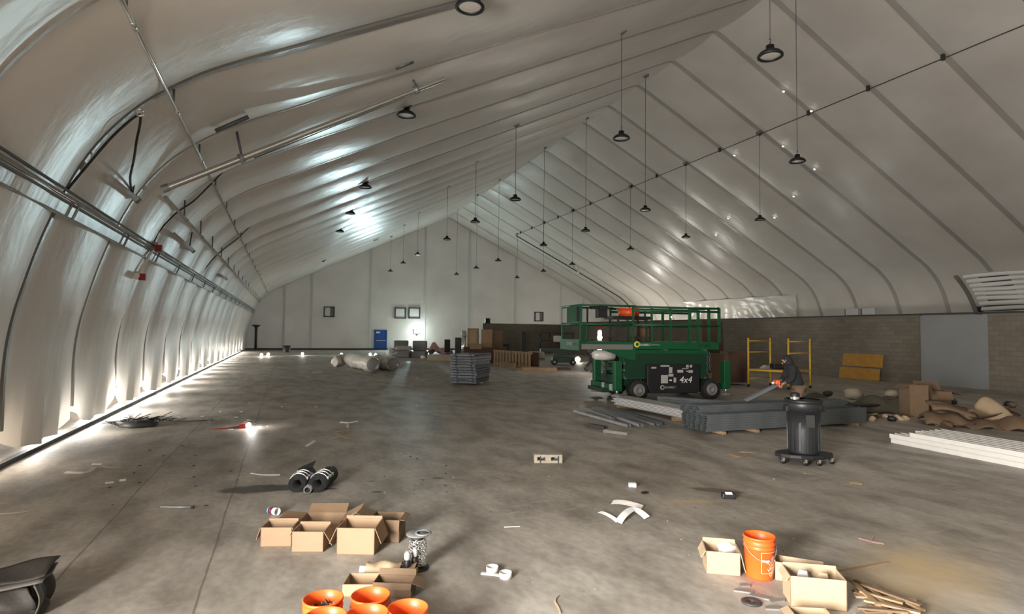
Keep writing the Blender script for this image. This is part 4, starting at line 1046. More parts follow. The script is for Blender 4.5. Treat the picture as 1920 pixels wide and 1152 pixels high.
for k in range(46):
    a = rnd.random() * 2 * PI; r_ = .095 * math.sqrt(rnd.random()); z = .245 + .03 * rnd.random()
    loc = BQ[0] + Vector((math.cos(a) * r_, math.sin(a) * r_, z)); m = MF[k % 4]
    key = k % 4
    if k < 4:
        g = MB(); g.box((0, 0, 0), (.05, .022, .006)); g.box((.022, 0, .012), (.006, .022, .03))
        t = obj('metal_fitting', g, m); tag(t, 'small bent metal fitting lying in the left orange bucket', 'fitting', 'metal fittings in the left orange bucket')
        pro = (pro or []) + [t]
    else:
        t = pro[key].copy(); COL.objects.link(t)
    t.location = loc; t.rotation_euler = (rnd.random() * 2, rnd.random() * 2, rnd.random() * 6)
tag(obj('fitting_bed', MB().lathe([(0, .0), (.112, .0), (.112, .235), (.06, .25), (0, .252)], 24, BQ[0] + Vector((0, 0, .012))), mat('rusty_bits', (88, 66, 48), .7, var=.6, vscale=40, bump=1, bscale=60)), 'mass of small rusty hardware filling the left orange bucket', 'hardware', kind='stuff')
t = obj('paper_wad', MB().ball((0, 0, 0), .05, (1, .8, .5), .5, 2, 3), M_CARDI); t.location = BQ[1] + Vector((0, 0, .06)); tag(t, 'crumpled tan paper at the bottom of an orange bucket', 'paper')
def carton(label, P, rot, w, d, h, flaps, m=None, inner=None, cat='box', group=None, lean=0, name='carton'):
    """front face at local y = 0; flaps: side -> (angle from upright outwards, length)"""
    m = m or M_CARD; t = thing(name, label, cat, P, rot, group); th = .006
    g = MB(); g.box((0, d / 2, th / 2), (w, d, th))
    g.box((0, th / 2, h / 2), (w, th, h)); g.box((0, d - th / 2, h / 2), (w, th, h)); g.box((-w / 2 + th / 2, d / 2, h / 2), (th, d, h)); g.box((w / 2 - th / 2, d / 2, h / 2), (th, d, h))
    obj('body', g, m, t)
    for s, (an, L_) in flaps.items():
        c, sn = math.cos(an), math.sin(an); g = MB()
        if s == 'f': pts = [(-w / 2, 0, h), (w / 2, 0, h), (w / 2 * .98, -sn * L_, h + c * L_), (-w / 2 * .98, -sn * L_, h + c * L_)]
        if s == 'b': pts = [(w / 2, d, h), (-w / 2, d, h), (-w / 2 * .98, d + sn * L_, h + c * L_), (w / 2 * .98, d + sn * L_, h + c * L_)]
        if s == 'l': pts = [(-w / 2, d, h), (-w / 2, 0, h), (-w / 2 - sn * L_, .01, h + c * L_), (-w / 2 - sn * L_, d - .01, h + c * L_)]
        if s == 'r': pts = [(w / 2, 0, h), (w / 2, d, h), (w / 2 + sn * L_, d - .01, h + c * L_), (w / 2 + sn * L_, .01, h + c * L_)]
        g.quad(pts, .005); obj('flap', g, m, t)
    return t
def cbox(label, px, py, wpx, hpx, dd, rot, flaps, **k):
    P = F(px, py); s = mpp(P); hp = k.pop('hadj', 1.03)
    return carton(label, P, YAW + rot, wpx * s, dd, hpx * s * hp, flaps, **k)
D2 = math.radians
cbox('small open carton with its left flap hanging, leftmost of the carton group', 517, 1026, 56, 34, .22, .05, {'l': (D2(160), .13), 'r': (D2(165), .12), 'b': (D2(8), .02)}, group='open cartons left of the wire spool')
cbox('small open carton between the leftmost and the large carton', 576, 1036, 58, 36, .24, .02, {'l': (D2(150), .05), 'r': (D2(150), .15), 'b': (D2(5), .02)}, group='open cartons left of the wire spool')
cbox('largest open carton of the group with taped crumpled front', 666, 1041, 70, 47, .30, -.02, {'l': (D2(155), .17), 'r': (D2(158), .16), 'b': (D2(10), .025)}, m=M_CARD, group='open cartons left of the wire spool')
cbox('open carton behind the largest one, shaded front, rightmost of the group', 720, 1018, 56, 40, .26, -.05, {'f': (D2(175), .10), 'l': (D2(70), .15), 'r': (D2(100), .05), 'b': (D2(150), .1)}, m=M_CARDD, group='open cartons left of the wire spool')
cbox('sprawling carton with wide raised flaps at the back of the carton group', 600, 1000, 74, 20, .30, .08, {'l': (D2(82), .22), 'r': (D2(62), .22), 'b': (D2(72), .17), 'f': (D2(120), .12)}, group='open cartons left of the wire spool')
cbox('flattened carton lying behind the left front buckets', 672, 1120, 58, 22, .22, .03, {'f': (D2(165), .06)}, m=M_CARD, group='cartons behind the orange buckets')
cbox('wide opened carton behind the middle orange bucket', 735, 1122, 72, 26, .16, -.06, {'b': (D2(20), .05), 'r': (D2(110), .10), 'f': (D2(150), .05)}, m=M_CARDD, group='cartons behind the orange buckets')
t = cbox('carton with a rounded crumpled paper top beside the wire spool', 716, 1090, 62, 12, .20, 0, {'r': (D2(75), .13)}, m=M_CARD, group='cartons behind the orange buckets')
g = MB(); bm = g.bm; rows = []
for i in range(9):
    r_ = []
    for j in range(9): u, v = i / 8, j / 8; r_.append(bm.verts.new(((u - .5) * .29, v * .2 - .01, .06 + .06 * math.sin(PI * v) ** .6 + .012 * math.sin(u * 9 + v * 5))))
    rows.append(r_)
for a_, b_ in zip(rows, rows[1:]):
    for j in range(8): bm.faces.new((a_[j], b_[j], b_[j + 1], a_[j + 1])).smooth = True
obj('curved_flap', g, M_CARDI, t)
q = F(685, 1074); t = thing('white_tube', 'short white tube with a dark end behind the crumpled carton', 'tube', q + Vector((0, 0, .028)), YAW); obj('body', MB().tube([(-.05, 0, 0), (.02, .01, 0)], .026, 12), M_WHITE, t); obj('cap', MB().tube([(.02, .01, 0), (.13, .03, 0)], .03, 12), M_BLACK, t)
# cartons on the right
cbox('open pale carton with crumpled plastic left of the stencilled bucket', 1356, 1079, 60, 40, .27, -.20, {'l': (D2(150), .08), 'r': (D2(165), .17), 'b': (D2(15), .03)}, m=M_CARDI)
q = F(1366, 1062); t = obj('plastic_wad', MB().ball((0, 0, 0), .10, (1, .9, .8), .5, 2, 9), M_FILM); t.location = q + Vector((0, 0, .14)) + FWD * .04; tag(t, 'crumpled clear plastic inside the open pale carton', 'plastic')
t = cbox('long low carton with a small white label behind the right foreground carton', 1500, 1096, 84, 33, .18, -.42, {'l': (D2(20), .02)}, m=M_CARDI)
obj('shipping_label', MB().box((-.085, -.004, .055), (.075, .004, .06)), M_PAPER, t)
t = cbox('large open carton with scraps in it at the right foreground edge of the wood strips', 1535, 1143, 96, 54, .24, -.20, {'l': (D2(150), .06), 'b': (D2(10), .02)}, m=M_CARDI)
q = t.location
for k, (dx, dy, z, lab) in enumerate(((-.06, .12, .20, 'grey folded card scrap sticking out of the large right foreground carton'), (.09, .1, .19, 'pale curled paper scrap in the large right foreground carton'))):
    g = MB(); g.quad([(-.05, 0, -.04), (.05, -.01, -.04), (.03, .01, .04), (-.03, .02, .045)], .004); g.quad([(.05, -.01, -.04), (.09, .05, -.05), (.06, .06, .02), (.03, .01, .04)], .004)
    o = obj('card_scrap', g, (M_LGREY, M_CARDI)[k]); o.location = q + RGT * dx + FWD * dy + Vector((0, 0, z)); o.rotation_euler = (.4, 0, YAW); tag(o, lab, 'scrap')
t = cbox('half visible carton at the lower picture edge below the large right carton', 1528, 1180, 66, 20, .16, -.1, {'f': (D2(160), .08), 'r': (D2(120), .08), 'l': (D2(110), .06)}, m=M_CARDI)
rnd = random.Random(21)
for k in range(26):
    b = F(1600 + rnd.random() * 30, 1105 + rnd.random() * 55); e = F(1655 + rnd.random() * 80, 1140 + rnd.random() * 30)
    if k < 4: b = F(1585 + 18 * k, 1085 + 9 * k); e = F(1700 + 14 * k, 1140 + 6 * k)
    L_ = (e - b).length; an = math.atan2(e.y - b.y, e.x - b.x) + (rnd.random() - .5) * .25
    g = MB(); g.box((L_ / 2, 0, .009), (L_, .022 + .02 * rnd.random(), .014)); o = obj('wood_strip', g, (M_WOOD, M_CARDD, M_CARD)[k % 3])
    o.location = b + Vector((0, 0, .002 + .014 * (k % 5))); o.rotation_euler = (0, -.01 * (k % 3), an); tag(o, 'thin wooden strip in the heap right of the large foreground carton', 'wood strip', 'wood strips in the right foreground')
o = obj('wood_strip', MB().box((0, 0, .006), (.62, .02, .010)), M_WOOD); o.location = F(1620, 1064); o.rotation_euler = (0, 0, YAW + .35); tag(o, 'single long thin wooden strip lying apart on the sawdust', 'wood strip')
# dark rubber offcuts
g = MB()
for k, (px, py, w_, l_, a_) in enumerate(((1397, 1099, .05, .10, .1), (1395, 1110, .05, .16, -.3), (1430, 1122, .05, .22, -.5), (1458, 1128, .045, .16, .3), (1450, 1142, .05, .14, 0), (1482, 1112, .06, .12, .1))):
    o = obj('rubber_offcut', MB().prism([(-l_ / 2, -w_ / 2), (l_ * .3, -w_ * .6), (l_ / 2, 0), (l_ * .2, w_ * .5), (-l_ * .4, w_ * .45)], 0, .012, 'z'), M_GREY); o.location = F(px, py); o.rotation_euler = (0, 0, YAW + a_)
    tag(o, 'flat grey rubber offcut on the floor before the stencilled bucket', 'offcut', 'grey offcuts before the stencilled bucket')
o = obj('rubber_ring', MB().lathe([(.018, 0), (.075, 0), (.078, .012), (.06, .018), (.018, .012), (.018, 0)], 24), M_DARK); o.location = F(1409, 1131); tag(o, 'dark flat ring washer lying among the grey offcuts', 'ring')
# wire spool with jars before it
q = F(782, 1066); hs = Zat(q, 1003)
t = thing('wire_spool', 'spool of shiny silver chain standing upright with grey end discs', 'spool', q, YAW)
obj('bottom_disc', MB().lathe([(0, 0), (.105, 0), (.105, .014), (0, .014)], 28), M_BLACK, t)
obj('top_disc', MB().lathe([(.02, hs), (.10, hs), (.102, hs + .008), (.10, hs + .012), (.02, hs + .012)], 28), M_GREY, t)
obj('top_ring', MB().lathe([(.055, hs + .012), (.075, hs + .014), (.075, hs + .02), (.055, hs + .02)], 20, (.05, 0, 0)), M_STEEL, t)
obj('core', MB().tube([(0, 0, .01), (0, 0, hs)], .045, 12), M_DARK, t)
rnd = random.Random(5); g = MB(); N_ = 190
for k in range(N_):
    a = k * .47; z = .03 + (hs - .06) * k / N_; r_ = .062 + .014 * math.sin(z / hs * PI) + .006 * rnd.random()
    c = Vector((math.cos(a) * r_, math.sin(a) * r_, z)); tdir = Vector((-math.sin(a), math.cos(a), .2 * (rnd.random() - .5))); nb = Vector((math.cos(a) * (k % 2), math.sin(a) * (k % 2), 1 - k % 2)) + Vector((0, 0, .3 * rnd.random()))
    ring = [c + tdir * math.cos(j * PI / 4) * .014 + nb.normalized() * math.sin(j * PI / 4) * .008 for j in range(9)]
    g.tube(ring, .0034, 5, cap=False)
o = obj('chain', g, M_CHROME, t)
for k, (px, py, lab) in enumerate(((763, 1081, 'left one of two dark spray bottles before the chain spool'), (777, 1074, 'right one of two dark spray bottles before the chain spool'))):
    q = F(px, py); t = thing('spray_bottle', lab, 'bottle', q, YAW + .4 * k, 'spray bottles by the chain spool')
    obj('body', MB().lathe([(0, 0), (.028, 0), (.03, .01), (.03, .12), (.016, .15), (0, .15)], 18), M_BLACK, t)
    obj('yellow_base', MB().lathe([(.0305, .0), (.032, .003), (.032, .05), (.0305, .053)], 18), mat('olive_yellow', (176, 150, 38), .5), t)
    obj('cap', MB().lathe([(.022, .14), (.028, .16), (.026, .19), (.012, .21), (0, .212)], 18), M_LGREY, t)
# white tape cores with a strip
for k, (px, py, lab) in enumerate(((923, 1073, 'left white tape core standing behind the flat strip'), (948, 1084, 'right white tape core on the bare floor'))):
    q = F(px, py); o = obj('tape_core', MB().lathe([(.048, 0), (.054, 0), (.054, .05), (.048, .05), (.048, 0)], 28), M_WHITE); o.location = q; tag(o, lab, 'tape core', 'white tape cores')
o = obj('flat_strip', MB().box((0, 0, .006), (.19, .035, .010)), M_WHITE); o.location = F(922, 1079); o.rotation_euler = (0, 0, YAW - .25); tag(o, 'flat white plastic strip beside the two tape cores', 'strip')
# rolled mats
def roll(label, px, py, rp, L_, rot, m=M_RUBBER, strap=True, turns=3):
    P = F(px, py); s = mpp(P); R_ = rp * s; t = thing('rolled_mat', label, 'roll', P + Vector((0, 0, R_)), YAW + rot, 'rolled black mats' if strap else None)
    g = MB(); bm = g.bm; n = 26 * turns; A, B = [], []
    for k in range(n + 1):
        a = 2 * PI * k / 26 + 1.2; r_ = R_ * (.5 + .5 * k / n)
        A.append(bm.verts.new((math.cos(a) * r_, 0, math.sin(a) * r_))); B.append(bm.verts.new((math.cos(a) * r_, L_, math.sin(a) * r_)))
    for k in range(n): bm.faces.new((A[k], B[k], B[k + 1], A[k + 1])).smooth = True
    o = obj('sheet', g, m, t); so = o.modifiers.new('th', 'SOLIDIFY'); so.thickness = .012; so.offset = 1
    if strap:
        for k, y in enumerate((.10, .20, .30)[:3]):
            sp = MB(); sp.tube([(math.cos(a_) * (R_ + .012), y, math.sin(a_) * (R_ + .012)) for a_ in [PI * (.08 + .84 * j / 14) for j in range(15)]], .010, 5); obj('strap', sp, M_CHROME, t)
            obj('buckle', MB().box((math.cos(.5) * (R_ + .02), y, math.sin(.5) * (R_ + .02)), (.03, .035, .03)), M_CHROME, t)
    return t, R_
t, R_ = roll('rolled black mat with bright straps and a loose raised corner', 555, 924, 15, .52, .05)
g = MB(); g.quad([(-.12, .42, R_ * .9), (.06, .45, R_ * .95), (.08, .60, R_ * 1.7), (-.10, .58, R_ * 1.0)], .01); obj('loose_corner', g, M_RUBBER, t)
roll('rolled black mat with bright straps lying right of the thin grey tube', 593, 924, 15.5, .55, .0)
q = F(576, 927); t = thing('grey_tube', 'thin grey tube lying between the two rolled black mats', 'tube', q + Vector((0, 0, .05)), YAW + .12)
obj('tube', MB().lathe([(.036, 0), (.05, 0), (.05, .75), (.036, .75), (.036, 0)], 18, (0, 0, 0), rotx(-PI / 2)), M_GREY, t); obj('band', MB().lathe([(.052, .28), (.054, .3), (.052, .32)], 18, (0, 0, 0), rotx(-PI / 2)), M_LGREY, t)
# printed cup on its side
q = F(512, 966); t = thing('paper_cup', 'paper cup with blue, red and white bands lying on its side', 'cup', q + Vector((0, 0, .045)), YAW - .5)
Mx = roty(PI / 2)
obj('base_band', MB().lathe([(0, -.06), (.034, -.06), (.037, -.02)], 22, (0, 0, 0), Mx), M_BLUE, t); obj('red_band', MB().lathe([(.037, -.02), (.040, .015)], 22, (0, 0, 0), Mx), M_RED, t); obj('white_band', MB().lathe([(.040, .015), (.044, .07), (.041, .07), (.03, -.05)], 22, (0, 0, 0), Mx), M_PAPER, t); obj('foot_ring', MB().lathe([(.033, -.062), (.037, -.06), (.037, -.052)], 22, (0, 0, 0), Mx), M_WHITE, t)
# cinder block on its face
q = F(1028, 869); s = mpp(q); t = thing('cinder_block', 'pale concrete block lying with its hollow cores facing forward', 'block', q, YAW + .03)
W_, H_ = 52 * s, 15.5 * s; g = MB(); d_ = .20; w3 = W_
for z in (.02, H_ - .02): g.box((0, d_ / 2, z), (W_, d_, .04))
for x, ww in ((-W_ / 2 + .025, .05), (0, .09), (W_ / 2 - .025, .05)): g.box((x, d_ / 2, H_ / 2), (ww, d_, H_ - .08))
obj('body', g, M_BLOCKC, t)
obj('back_web', MB().box((0, d_ - .01, H_ / 2), (W_ - .04, .02, H_ - .02)), M_BLOCKC, t)
for x in (-W_ * .28, W_ * .36): obj('tie_strap', MB().box((x, -.004, H_ / 2 - .01), (.018, .008, H_ - .02)), M_DARK, t)
# dark folded tarp, lower left corner
q = F(35, 1148)
t = thing('tarp_bundle', 'dark folded tarpaulin bundle with a stiff flap on top in the lower left corner', 'tarp', q, YAW + .35)
def sheet(fn, nu, nv, name, m, parent, th=.012):
    g = MB(); bm = g.bm; R = [[bm.verts.new(fn(i / nu, j / nv)) for j in range(nv + 1)] for i in range(nu + 1)]
    for i in range(nu):
        for j in range(nv): bm.faces.new((R[i][j], R[i + 1][j], R[i + 1][j + 1], R[i][j + 1])).smooth = True
    o = obj(name, g, m, parent); so = o.modifiers.new('th', 'SOLIDIFY'); so.thickness = th; return o
sheet(lambda u, v: (-.32 + .58 * u, -.20 + .42 * v, .30 + .07 * u + .05 * v + .012 * math.sin(6 * u + 4 * v)), 10, 8, 'top_flap', M_TARP, t)
sheet(lambda u, v: (-.30 + .56 * u, -.24 + .40 * v, .265 + .06 * u + .03 * v + .015 * math.sin(8 * v)), 10, 8, 'under_flap', mat('grey_tarp', (76, 71, 66), .6), t)
sheet(lambda u, v: (-.30 + .46 * u + .05 * math.sin(v * 4), -.17 - .08 * math.sin(PI * v) + .03 * math.sin(7 * u + 3 * v), .27 * v), 14, 10, 'front_fold', M_TARP, t)
sheet(lambda u, v: (.17 + .06 * math.sin(PI * v) + .02 * math.sin(9 * u), -.18 + .38 * u, .30 * v), 10, 10, 'side_fold', M_TARP, t)
sheet(lambda u, v: (.20 + .05 * math.sin(PI * v), -.24 + .10 * u, .30 * v), 4, 8, 'strap_fold', mat('grey_tarp', (112, 106, 100)), t)
obj('sagging_lump', MB().ball((.17, -.10, .075), .115, (1.0, .9, .62), .10, 3, 2), M_TARP, t)
obj('inner_bulk', MB().box((-.08, .02, .13), (.42, .30, .25)), M_TARP, t, bevel=.04); t.scale = (.74, .74, .80)
# ================================================================== SCRAPS ON THE FLOOR
def strip(pix, w, label, m=M_PAPER, z=.004, name='plastic_strip', cat='strip', lift=None):
    P = [F(*p) for p in pix]; g = MB(); bm = g.bm; Q = cr3(P, 5); prev = None
    for i, p in enumerate(Q):
        t = (Q[min(i + 1, len(Q) - 1)] - Q[max(0, i - 1)]).normalized(); n = Vector((-t.y, t.x, 0)) * w / 2; zz = Vector((0, 0, z + (lift * math.sin(PI * i / (len(Q) - 1)) if lift else 0)))
        r = [bm.verts.new(p - n + zz), bm.verts.new(p + n + zz + Vector((0, 0, w * .3)))]
        if prev: bm.faces.new((prev[0], prev[1], r[1], r[0]))
        prev = r
    o = obj(name, g, m); so = o.modifiers.new('th', 'SOLIDIFY'); so.thickness = .003; return tag(o, label, cat)
strip([(1124, 962), (1140, 971), (1158, 980)], .045, 'thin white strip twisting left of the curled white paper', lift=.02)
strip([(1160, 983), (1172, 974), (1190, 965), (1213, 974)], .075, 'curled white paper ribbon on the floor in the middle foreground', lift=.05, name='paper_ribbon', cat='paper')
strip([(1148, 945), (1172, 949), (1204, 955)], .09, 'crumpled clear plastic strip above the curled white paper', M_FILM, lift=.02)
strip([(122, 888), (160, 888), (178, 878)], .055, 'bright curved plastic strip on the left floor')
strip([(172, 872), (190, 872)], .03, 'short pale strip right of the bright curved strip')
strip([(192, 876), (215, 879), (235, 877)], .02, 'thin grey curl on the left floor beside the pale strip', M_LGREY)
strip([(197, 908), (213, 906)], .04, 'short bright scrap below the bright curved strip'); strip([(224, 903), (236, 902)], .05, 'tiny bright scrap right of the short bright scrap')
strip([(638, 793), (655, 794), (671, 791)], .05, 'pale crooked strip, upper one in the tangle of plastic strips')
strip([(651, 803), (652, 797), (645, 794)], .04, 'short bent pale piece hanging off the upper crooked strip')
for k, (a, b) in enumerate((((628, 811), (655, 808)), ((622, 822), (662, 818)), ((636, 820), (650, 812)), ((630, 815), (652, 824)))): strip([a, b], .035, ['thin pale loop, highest of the lower plastic strips', 'long pale strip, lowest front of the plastic strips', 'slanting pale strip between the lower plastic strips', 'pale strip crossing under the slanting strip'][k], M_CARDI)
strip([(574, 838), (583, 833), (590, 828)], .05, 'small white crumpled scrap left of the plastic strips')
strip([(470, 889), (495, 892), (525, 892)], .02, 'thin white strip pointing at the rolled black mats')
strip([(1047, 1118), (1040, 1128), (1047, 1142), (1050, 1152)], .014, 'thin bent string at the lower picture edge', M_CARDI, name='string')
strip([(0, 966), (30, 964), (60, 960)], .025, 'long thin pale strip at the left picture edge', M_LGREY)
strip([(945, 990), (975, 989)], .012, 'thin white sliver in the middle foreground')
strip([(1610, 1011), (1635, 1018), (1658, 1022)], .02, 'pink scrap of tape on the right floor', M_PINK); strip([(1632, 1019), (1637, 1008)], .015, 'tiny pink twig of tape beside the pink scrap', M_PINK)
strip([(1368, 853), (1385, 858), (1404, 853)], .05, 'pale splintered wood scrap left of the bin dolly', M_WOOD); strip([(1386, 849), (1412, 850)], .03, 'thin pale wood scrap behind the splintered scrap', M_CARDI)
strip([(1593, 907), (1617, 910)], .05, 'small brownish offcut on the floor right of the bin', M_WOOD); strip([(585, 700), (606, 698)], .12, 'white flat scrap left of the plastic wrapped rolls')
q = F(330, 954); t = thing('metal_pipe', 'short grey metal pipe with a dark end on the left floor', 'pipe', q + Vector((0, 0, .016)), YAW); l_ = 56 * mpp(q)
obj('pipe', MB().tube([(-l_ / 2, 0, 0), (l_ / 2, 0, 0)], .014, 8), M_STEEL, t); obj('end', MB().tube([(l_ / 2, 0, 0), (l_ / 2 + .03, .01, 0)], .018, 8), M_DARK, t)
q = F(1186, 914); t = thing('small_carton', 'tiny white box lying in the middle of the floor', 'box', q, YAW - .1); obj('body', MB().box((0, .03, .025), (.10, .07, .05)), M_PAPER, t); obj('end_flap', MB().box((.052, .03, .025), (.006, .06, .04)), M_CARDD, t)
o = obj('black_clip', MB().box((0, 0, .012), (.09, .05, .022)), M_BLACK, bevel=.006); o.location = F(1209, 926); tag(o, 'small black clip right of the tiny white box', 'clip')
q = F(1367, 936); t = thing('black_packet', 'small black packet with a white label near the dark stain', 'packet', q, YAW - .1); obj('body', MB().box((0, .03, .035), (.17, .10, .07)), M_BLACK, t, bevel=.015); obj('paper_label', MB().box((-.005, -.004, .072), (.085, .05, .006), rotx(.3)), M_PAPER, t)
# brush pile by the left wall, scattered chips
rnd = random.Random(31); c = F(262, 795)
g = MB()
for k in range(90):
    a = rnd.random() * 2 * PI; p = Vector((rnd.gauss(0, .22), rnd.gauss(0, .20), .02)); d = Vector((math.cos(a), math.sin(a), .15 + .5 * rnd.random()))
    L_ = .15 + .25 * rnd.random(); g.tube([p, p + d * L_ * .5, p + d * L_ + Vector((0, 0, -.05))], .008, 4)
o = obj('wire_pile', g, M_DARK); o.location = c; tag(o, 'dark tangled pile of wire scraps by the left wall', 'pile', kind='stuff')
o = obj('dark_sheet', MB().ball((0, 0, .05), .30, (1.2, .7, .30), .35, 2, 5), M_DARK); o.location = F(255, 801) + RGT * .05; tag(o, 'dark crumpled sheet under the wire scraps by the left wall', 'sheet')
strip([(285, 793), (310, 793), (330, 791)], .05, 'thin pale board lying right of the dark wire pile', M_CARDI, name='thin_board', cat='board'); strip([(300, 788), (345, 791), (400, 789)], .03, 'long dark thin rod right of the wire pile', M_DARK, name='thin_rod', cat='rod')
def scatter(n, gen, ms, label, grp, smin, smax, seed, name='floor_scrap'):
    r = random.Random(seed); protos = []
    for k in range(n):
        px, py = gen(r)
        if k < 6:
            g = MB(); n_ = 5; g.prism([(math.cos(i * 2 * PI / n_) * (.5 + .5 * r.random()), math.sin(i * 2 * PI / n_) * (.25 + .4 * r.random())) for i in range(n_)], 0, .25, 'z'); o = obj(name, g, ms[k % len(ms)]); protos.append(o)
        else: o = protos[k % 6].copy(); COL.objects.link(o)
        p = F(px, py); s = (smin + (smax - smin) * r.random()) * max(.6, mpp(p) / .006)
        o.location = p + Vector((0, 0, .001)); o.scale = (s, s, min(s, .03)); o.rotation_euler = (0, 0, r.random() * 6); tag(o, label, 'scrap', grp)
scatter(34, lambda r: (r.gauss(435, 40), 785 + r.gauss(0, 11)), [M_PAPER, M_CARDI, M_LGREY], 'small pale chip in the litter left of the lit work light', 'pale chips around the lit work light', .016, .04, 1)
scatter(26, lambda r: (380 + r.random() * 420, 690 + r.random() * 75), [M_PAPER, M_LGREY, M_CARDI], 'small pale scrap on the far left half of the floor', 'pale scraps on the far left floor', .014, .032, 2)
scatter(16, lambda r: (200 + r.random() * 260, 835 + r.random() * 130), [M_DARK, M_WOODD], 'small dark crumb on the near left floor', 'dark crumbs on the left floor', .012, .03, 3)
scatter(36, lambda r: (820 + r.random() * 720, 870 + r.random() * 250), [M_PAPER, M_LGREY, M_DARK], 'tiny scrap on the middle foreground floor', 'tiny scraps in the foreground', .006, .014, 4)
scatter(14, lambda r: (700 + r.random() * 170, 850 + r.random() * 75), [M_DARK, M_WOODD, M_LGREY], 'small dark speck right of the rolled mats', 'specks right of the rolled mats', .012, .03, 6)
# ================================================================== THE MIDDLE AND FAR FLOOR
# bundle of steel panels
q = F(893, 722); s = mpp(q); an = YAW + .0; M_DECK = mat('deck_grey', (104, 108, 113), .5, .35, var=.2); w = 50 * s; hp = 11; H_ = Zat(q, 664); d_ = 1.9
base = q - RGT * w
proto = None; rnd = random.Random(4)
for k in range(hp):
    z = .05 + (H_ - .05) * k / hp; th = (H_ - .05) / hp * .86
    lab = 'grey steel deck, %s of the tall bundle in mid floor' % (['lowest', 'second from below', 'third from below', 'fourth from below', 'fifth from below', 'sixth from below', 'fifth from the top', 'fourth from the top', 'third from the top', 'second from the top', 'topmost'][k])
    if proto is None:
        proto = thing('steel_deck', lab, 'steel deck', (0, 0, 0), 0, 'steel decks in the bundle'); o = proto
        obj('sheet', MB().box((0, 0, th * .5), (w, d_, th * .35)), M_DECK, proto)
        for x in (-w / 2 + .02, w / 2 - .02): obj('side_rim', MB().box((x, 0, th / 2), (.04, d_, th)), M_DECK, proto)
        for y in (-d_ / 2 + .02, d_ / 2 - .02): obj('end_rim', MB().box((0, y, th / 2), (w - .08, .04, th * .9)), M_DECK, proto)
        for x in (-w * .3, w * .3): obj('hook', MB().box((x, -d_ / 2 - .03, th * .6), (.12, .08, .05)), M_DECK, proto)
    else: o = dup(proto, (0, 0, 0), 0, lab)
    c = base + RGT * (w / 2 + .05 * rnd.random()) + FWD * (d_ / 2) + RGT * .22
    o.location = Vector((c.x, c.y, z)); o.rotation_euler = (0, 0, YAW - .22 - .01 * k + .02 * (rnd.random() - .5))
tag(obj('timber_bearer', MB().box((0, 0, .025), (w, .1, .05)), M_WOOD, None, c - Vector((0, 0, c.z)), YAW - .25), 'timber bearer under the bundle of steel panels', 'timber')
# plastic wrapped rolls
def lump(name, label, pa, pb, r, seed, endm=M_INSUL, grp='plastic wrapped rolls'):
    A = F(*pa); B = F(*pb); v = B - A; n = 18; rnd = random.Random(seed); t = thing(name, label, 'roll', A + Vector((0, 0, r * .98)), 0, grp)
    g = MB(); pts = [v * (k / n) for k in range(n + 1)]
    rr = [r * (.93 + .10 * rnd.random()) * (1 if 0 < k < n else .8) for k in range(n + 1)]
    g.tube(pts, rr, 18)
    for vv in g.bm.verts: vv.co += vv.co.normalized() * 0 + Vector((rnd.gauss(0, .03), rnd.gauss(0, .03), max(-.02, rnd.gauss(0, .025))))
    obj('wrapped_body', g, M_FILM, t); d = v.normalized(); a_ = math.atan2(d.y, d.x)
    obj('roll_end', MB().lathe([(0, .03), (r * .35, .05), (r * .5, .02), (r * .82, .03), (r * .86, -.05)], 20, v, rotZ(a_) @ roty(PI / 2)), endm, t)
    return t, v, a_, r
t, v, a_, r = lump('wrapped_roll', 'long plastic wrapped roll in front, grey end facing right', (655, 687), (700, 699), .40, 2)
obj('film_tail', MB().ball((-.45, .0, .05), .36, (1.2, .7, .9), .5, 2, 7), M_FILM, t)
t, v, a_, r = lump('wrapped_roll', 'plastic wrapped roll with a torn film corner behind the front one', (706, 690), (738, 696), .38, 6)
g = MB(); g.quad([v + Vector((-.6, -.1, .30)), v + Vector((.15, -.25, .62)), v + Vector((.12, .1, .60)), v + Vector((-.5, .3, .34))], .015); obj('film_corner', g, M_FILM, t)
t, v, a_, r = lump('wrapped_roll', 'leftmost plastic wrapped roll with crumpled bright film end', (627, 688), (642, 687), .30, 9, M_FILM)
# insulation bundles
def pillow(name, label, px0, px1, pyt, pyb, d_, m, grp=None, z=0, n=3, cat='bundle', rot=0.0):
    c = F((px0 + px1) / 2, pyb) if z == 0 else None
    s = mpp(c); w = (px1 - px0) * s; h = (pyb - pyt) * s; g = MB(); g.box((0, d_ / 2, h / 2), (w, d_, h)); o = obj(name, g, m, None, c, YAW + rot)
    bv = o.modifiers.new('b', 'BEVEL'); bv.width = min(w, h, d_) * .22; bv.segments = 3; return tag(o, label, cat, grp), c, s
def pillow_at(name, label, c, w, d_, h, m, grp=None, cat='bundle', rot=0., bev=.2):
    o = obj(name, MB().box((0, d_ / 2, h / 2), (w, d_, h)), m, None, c, YAW + rot); bv = o.modifiers.new('b', 'BEVEL'); bv.width = min(w, h, d_) * bev; bv.segments = 3; return tag(o, label, cat, grp)
G_ = 'grey bundles left of the pink sheet'
c = F(748, 671); s = mpp(c); hl = 13 * s
pillow_at('insulation_bundle', 'low grey bundle at the left base of the heap by the blue door', c, 38 * s, 1.6, hl, M_INSUL, G_)
c2 = F(783, 671); pillow_at('insulation_bundle', 'low grey bundle at the right base of the heap by the blue door', c2, 28 * s, 1.6, hl * .9, M_INSUL, G_)
pillow_at('insulation_bundle', 'upright dark grey bundle with a bright left edge on the heap', c + RGT * .0 + FWD * .7 + Vector((0, 0, hl)), 27 * s, .5, 19 * s, M_GREY, G_, rot=.1)
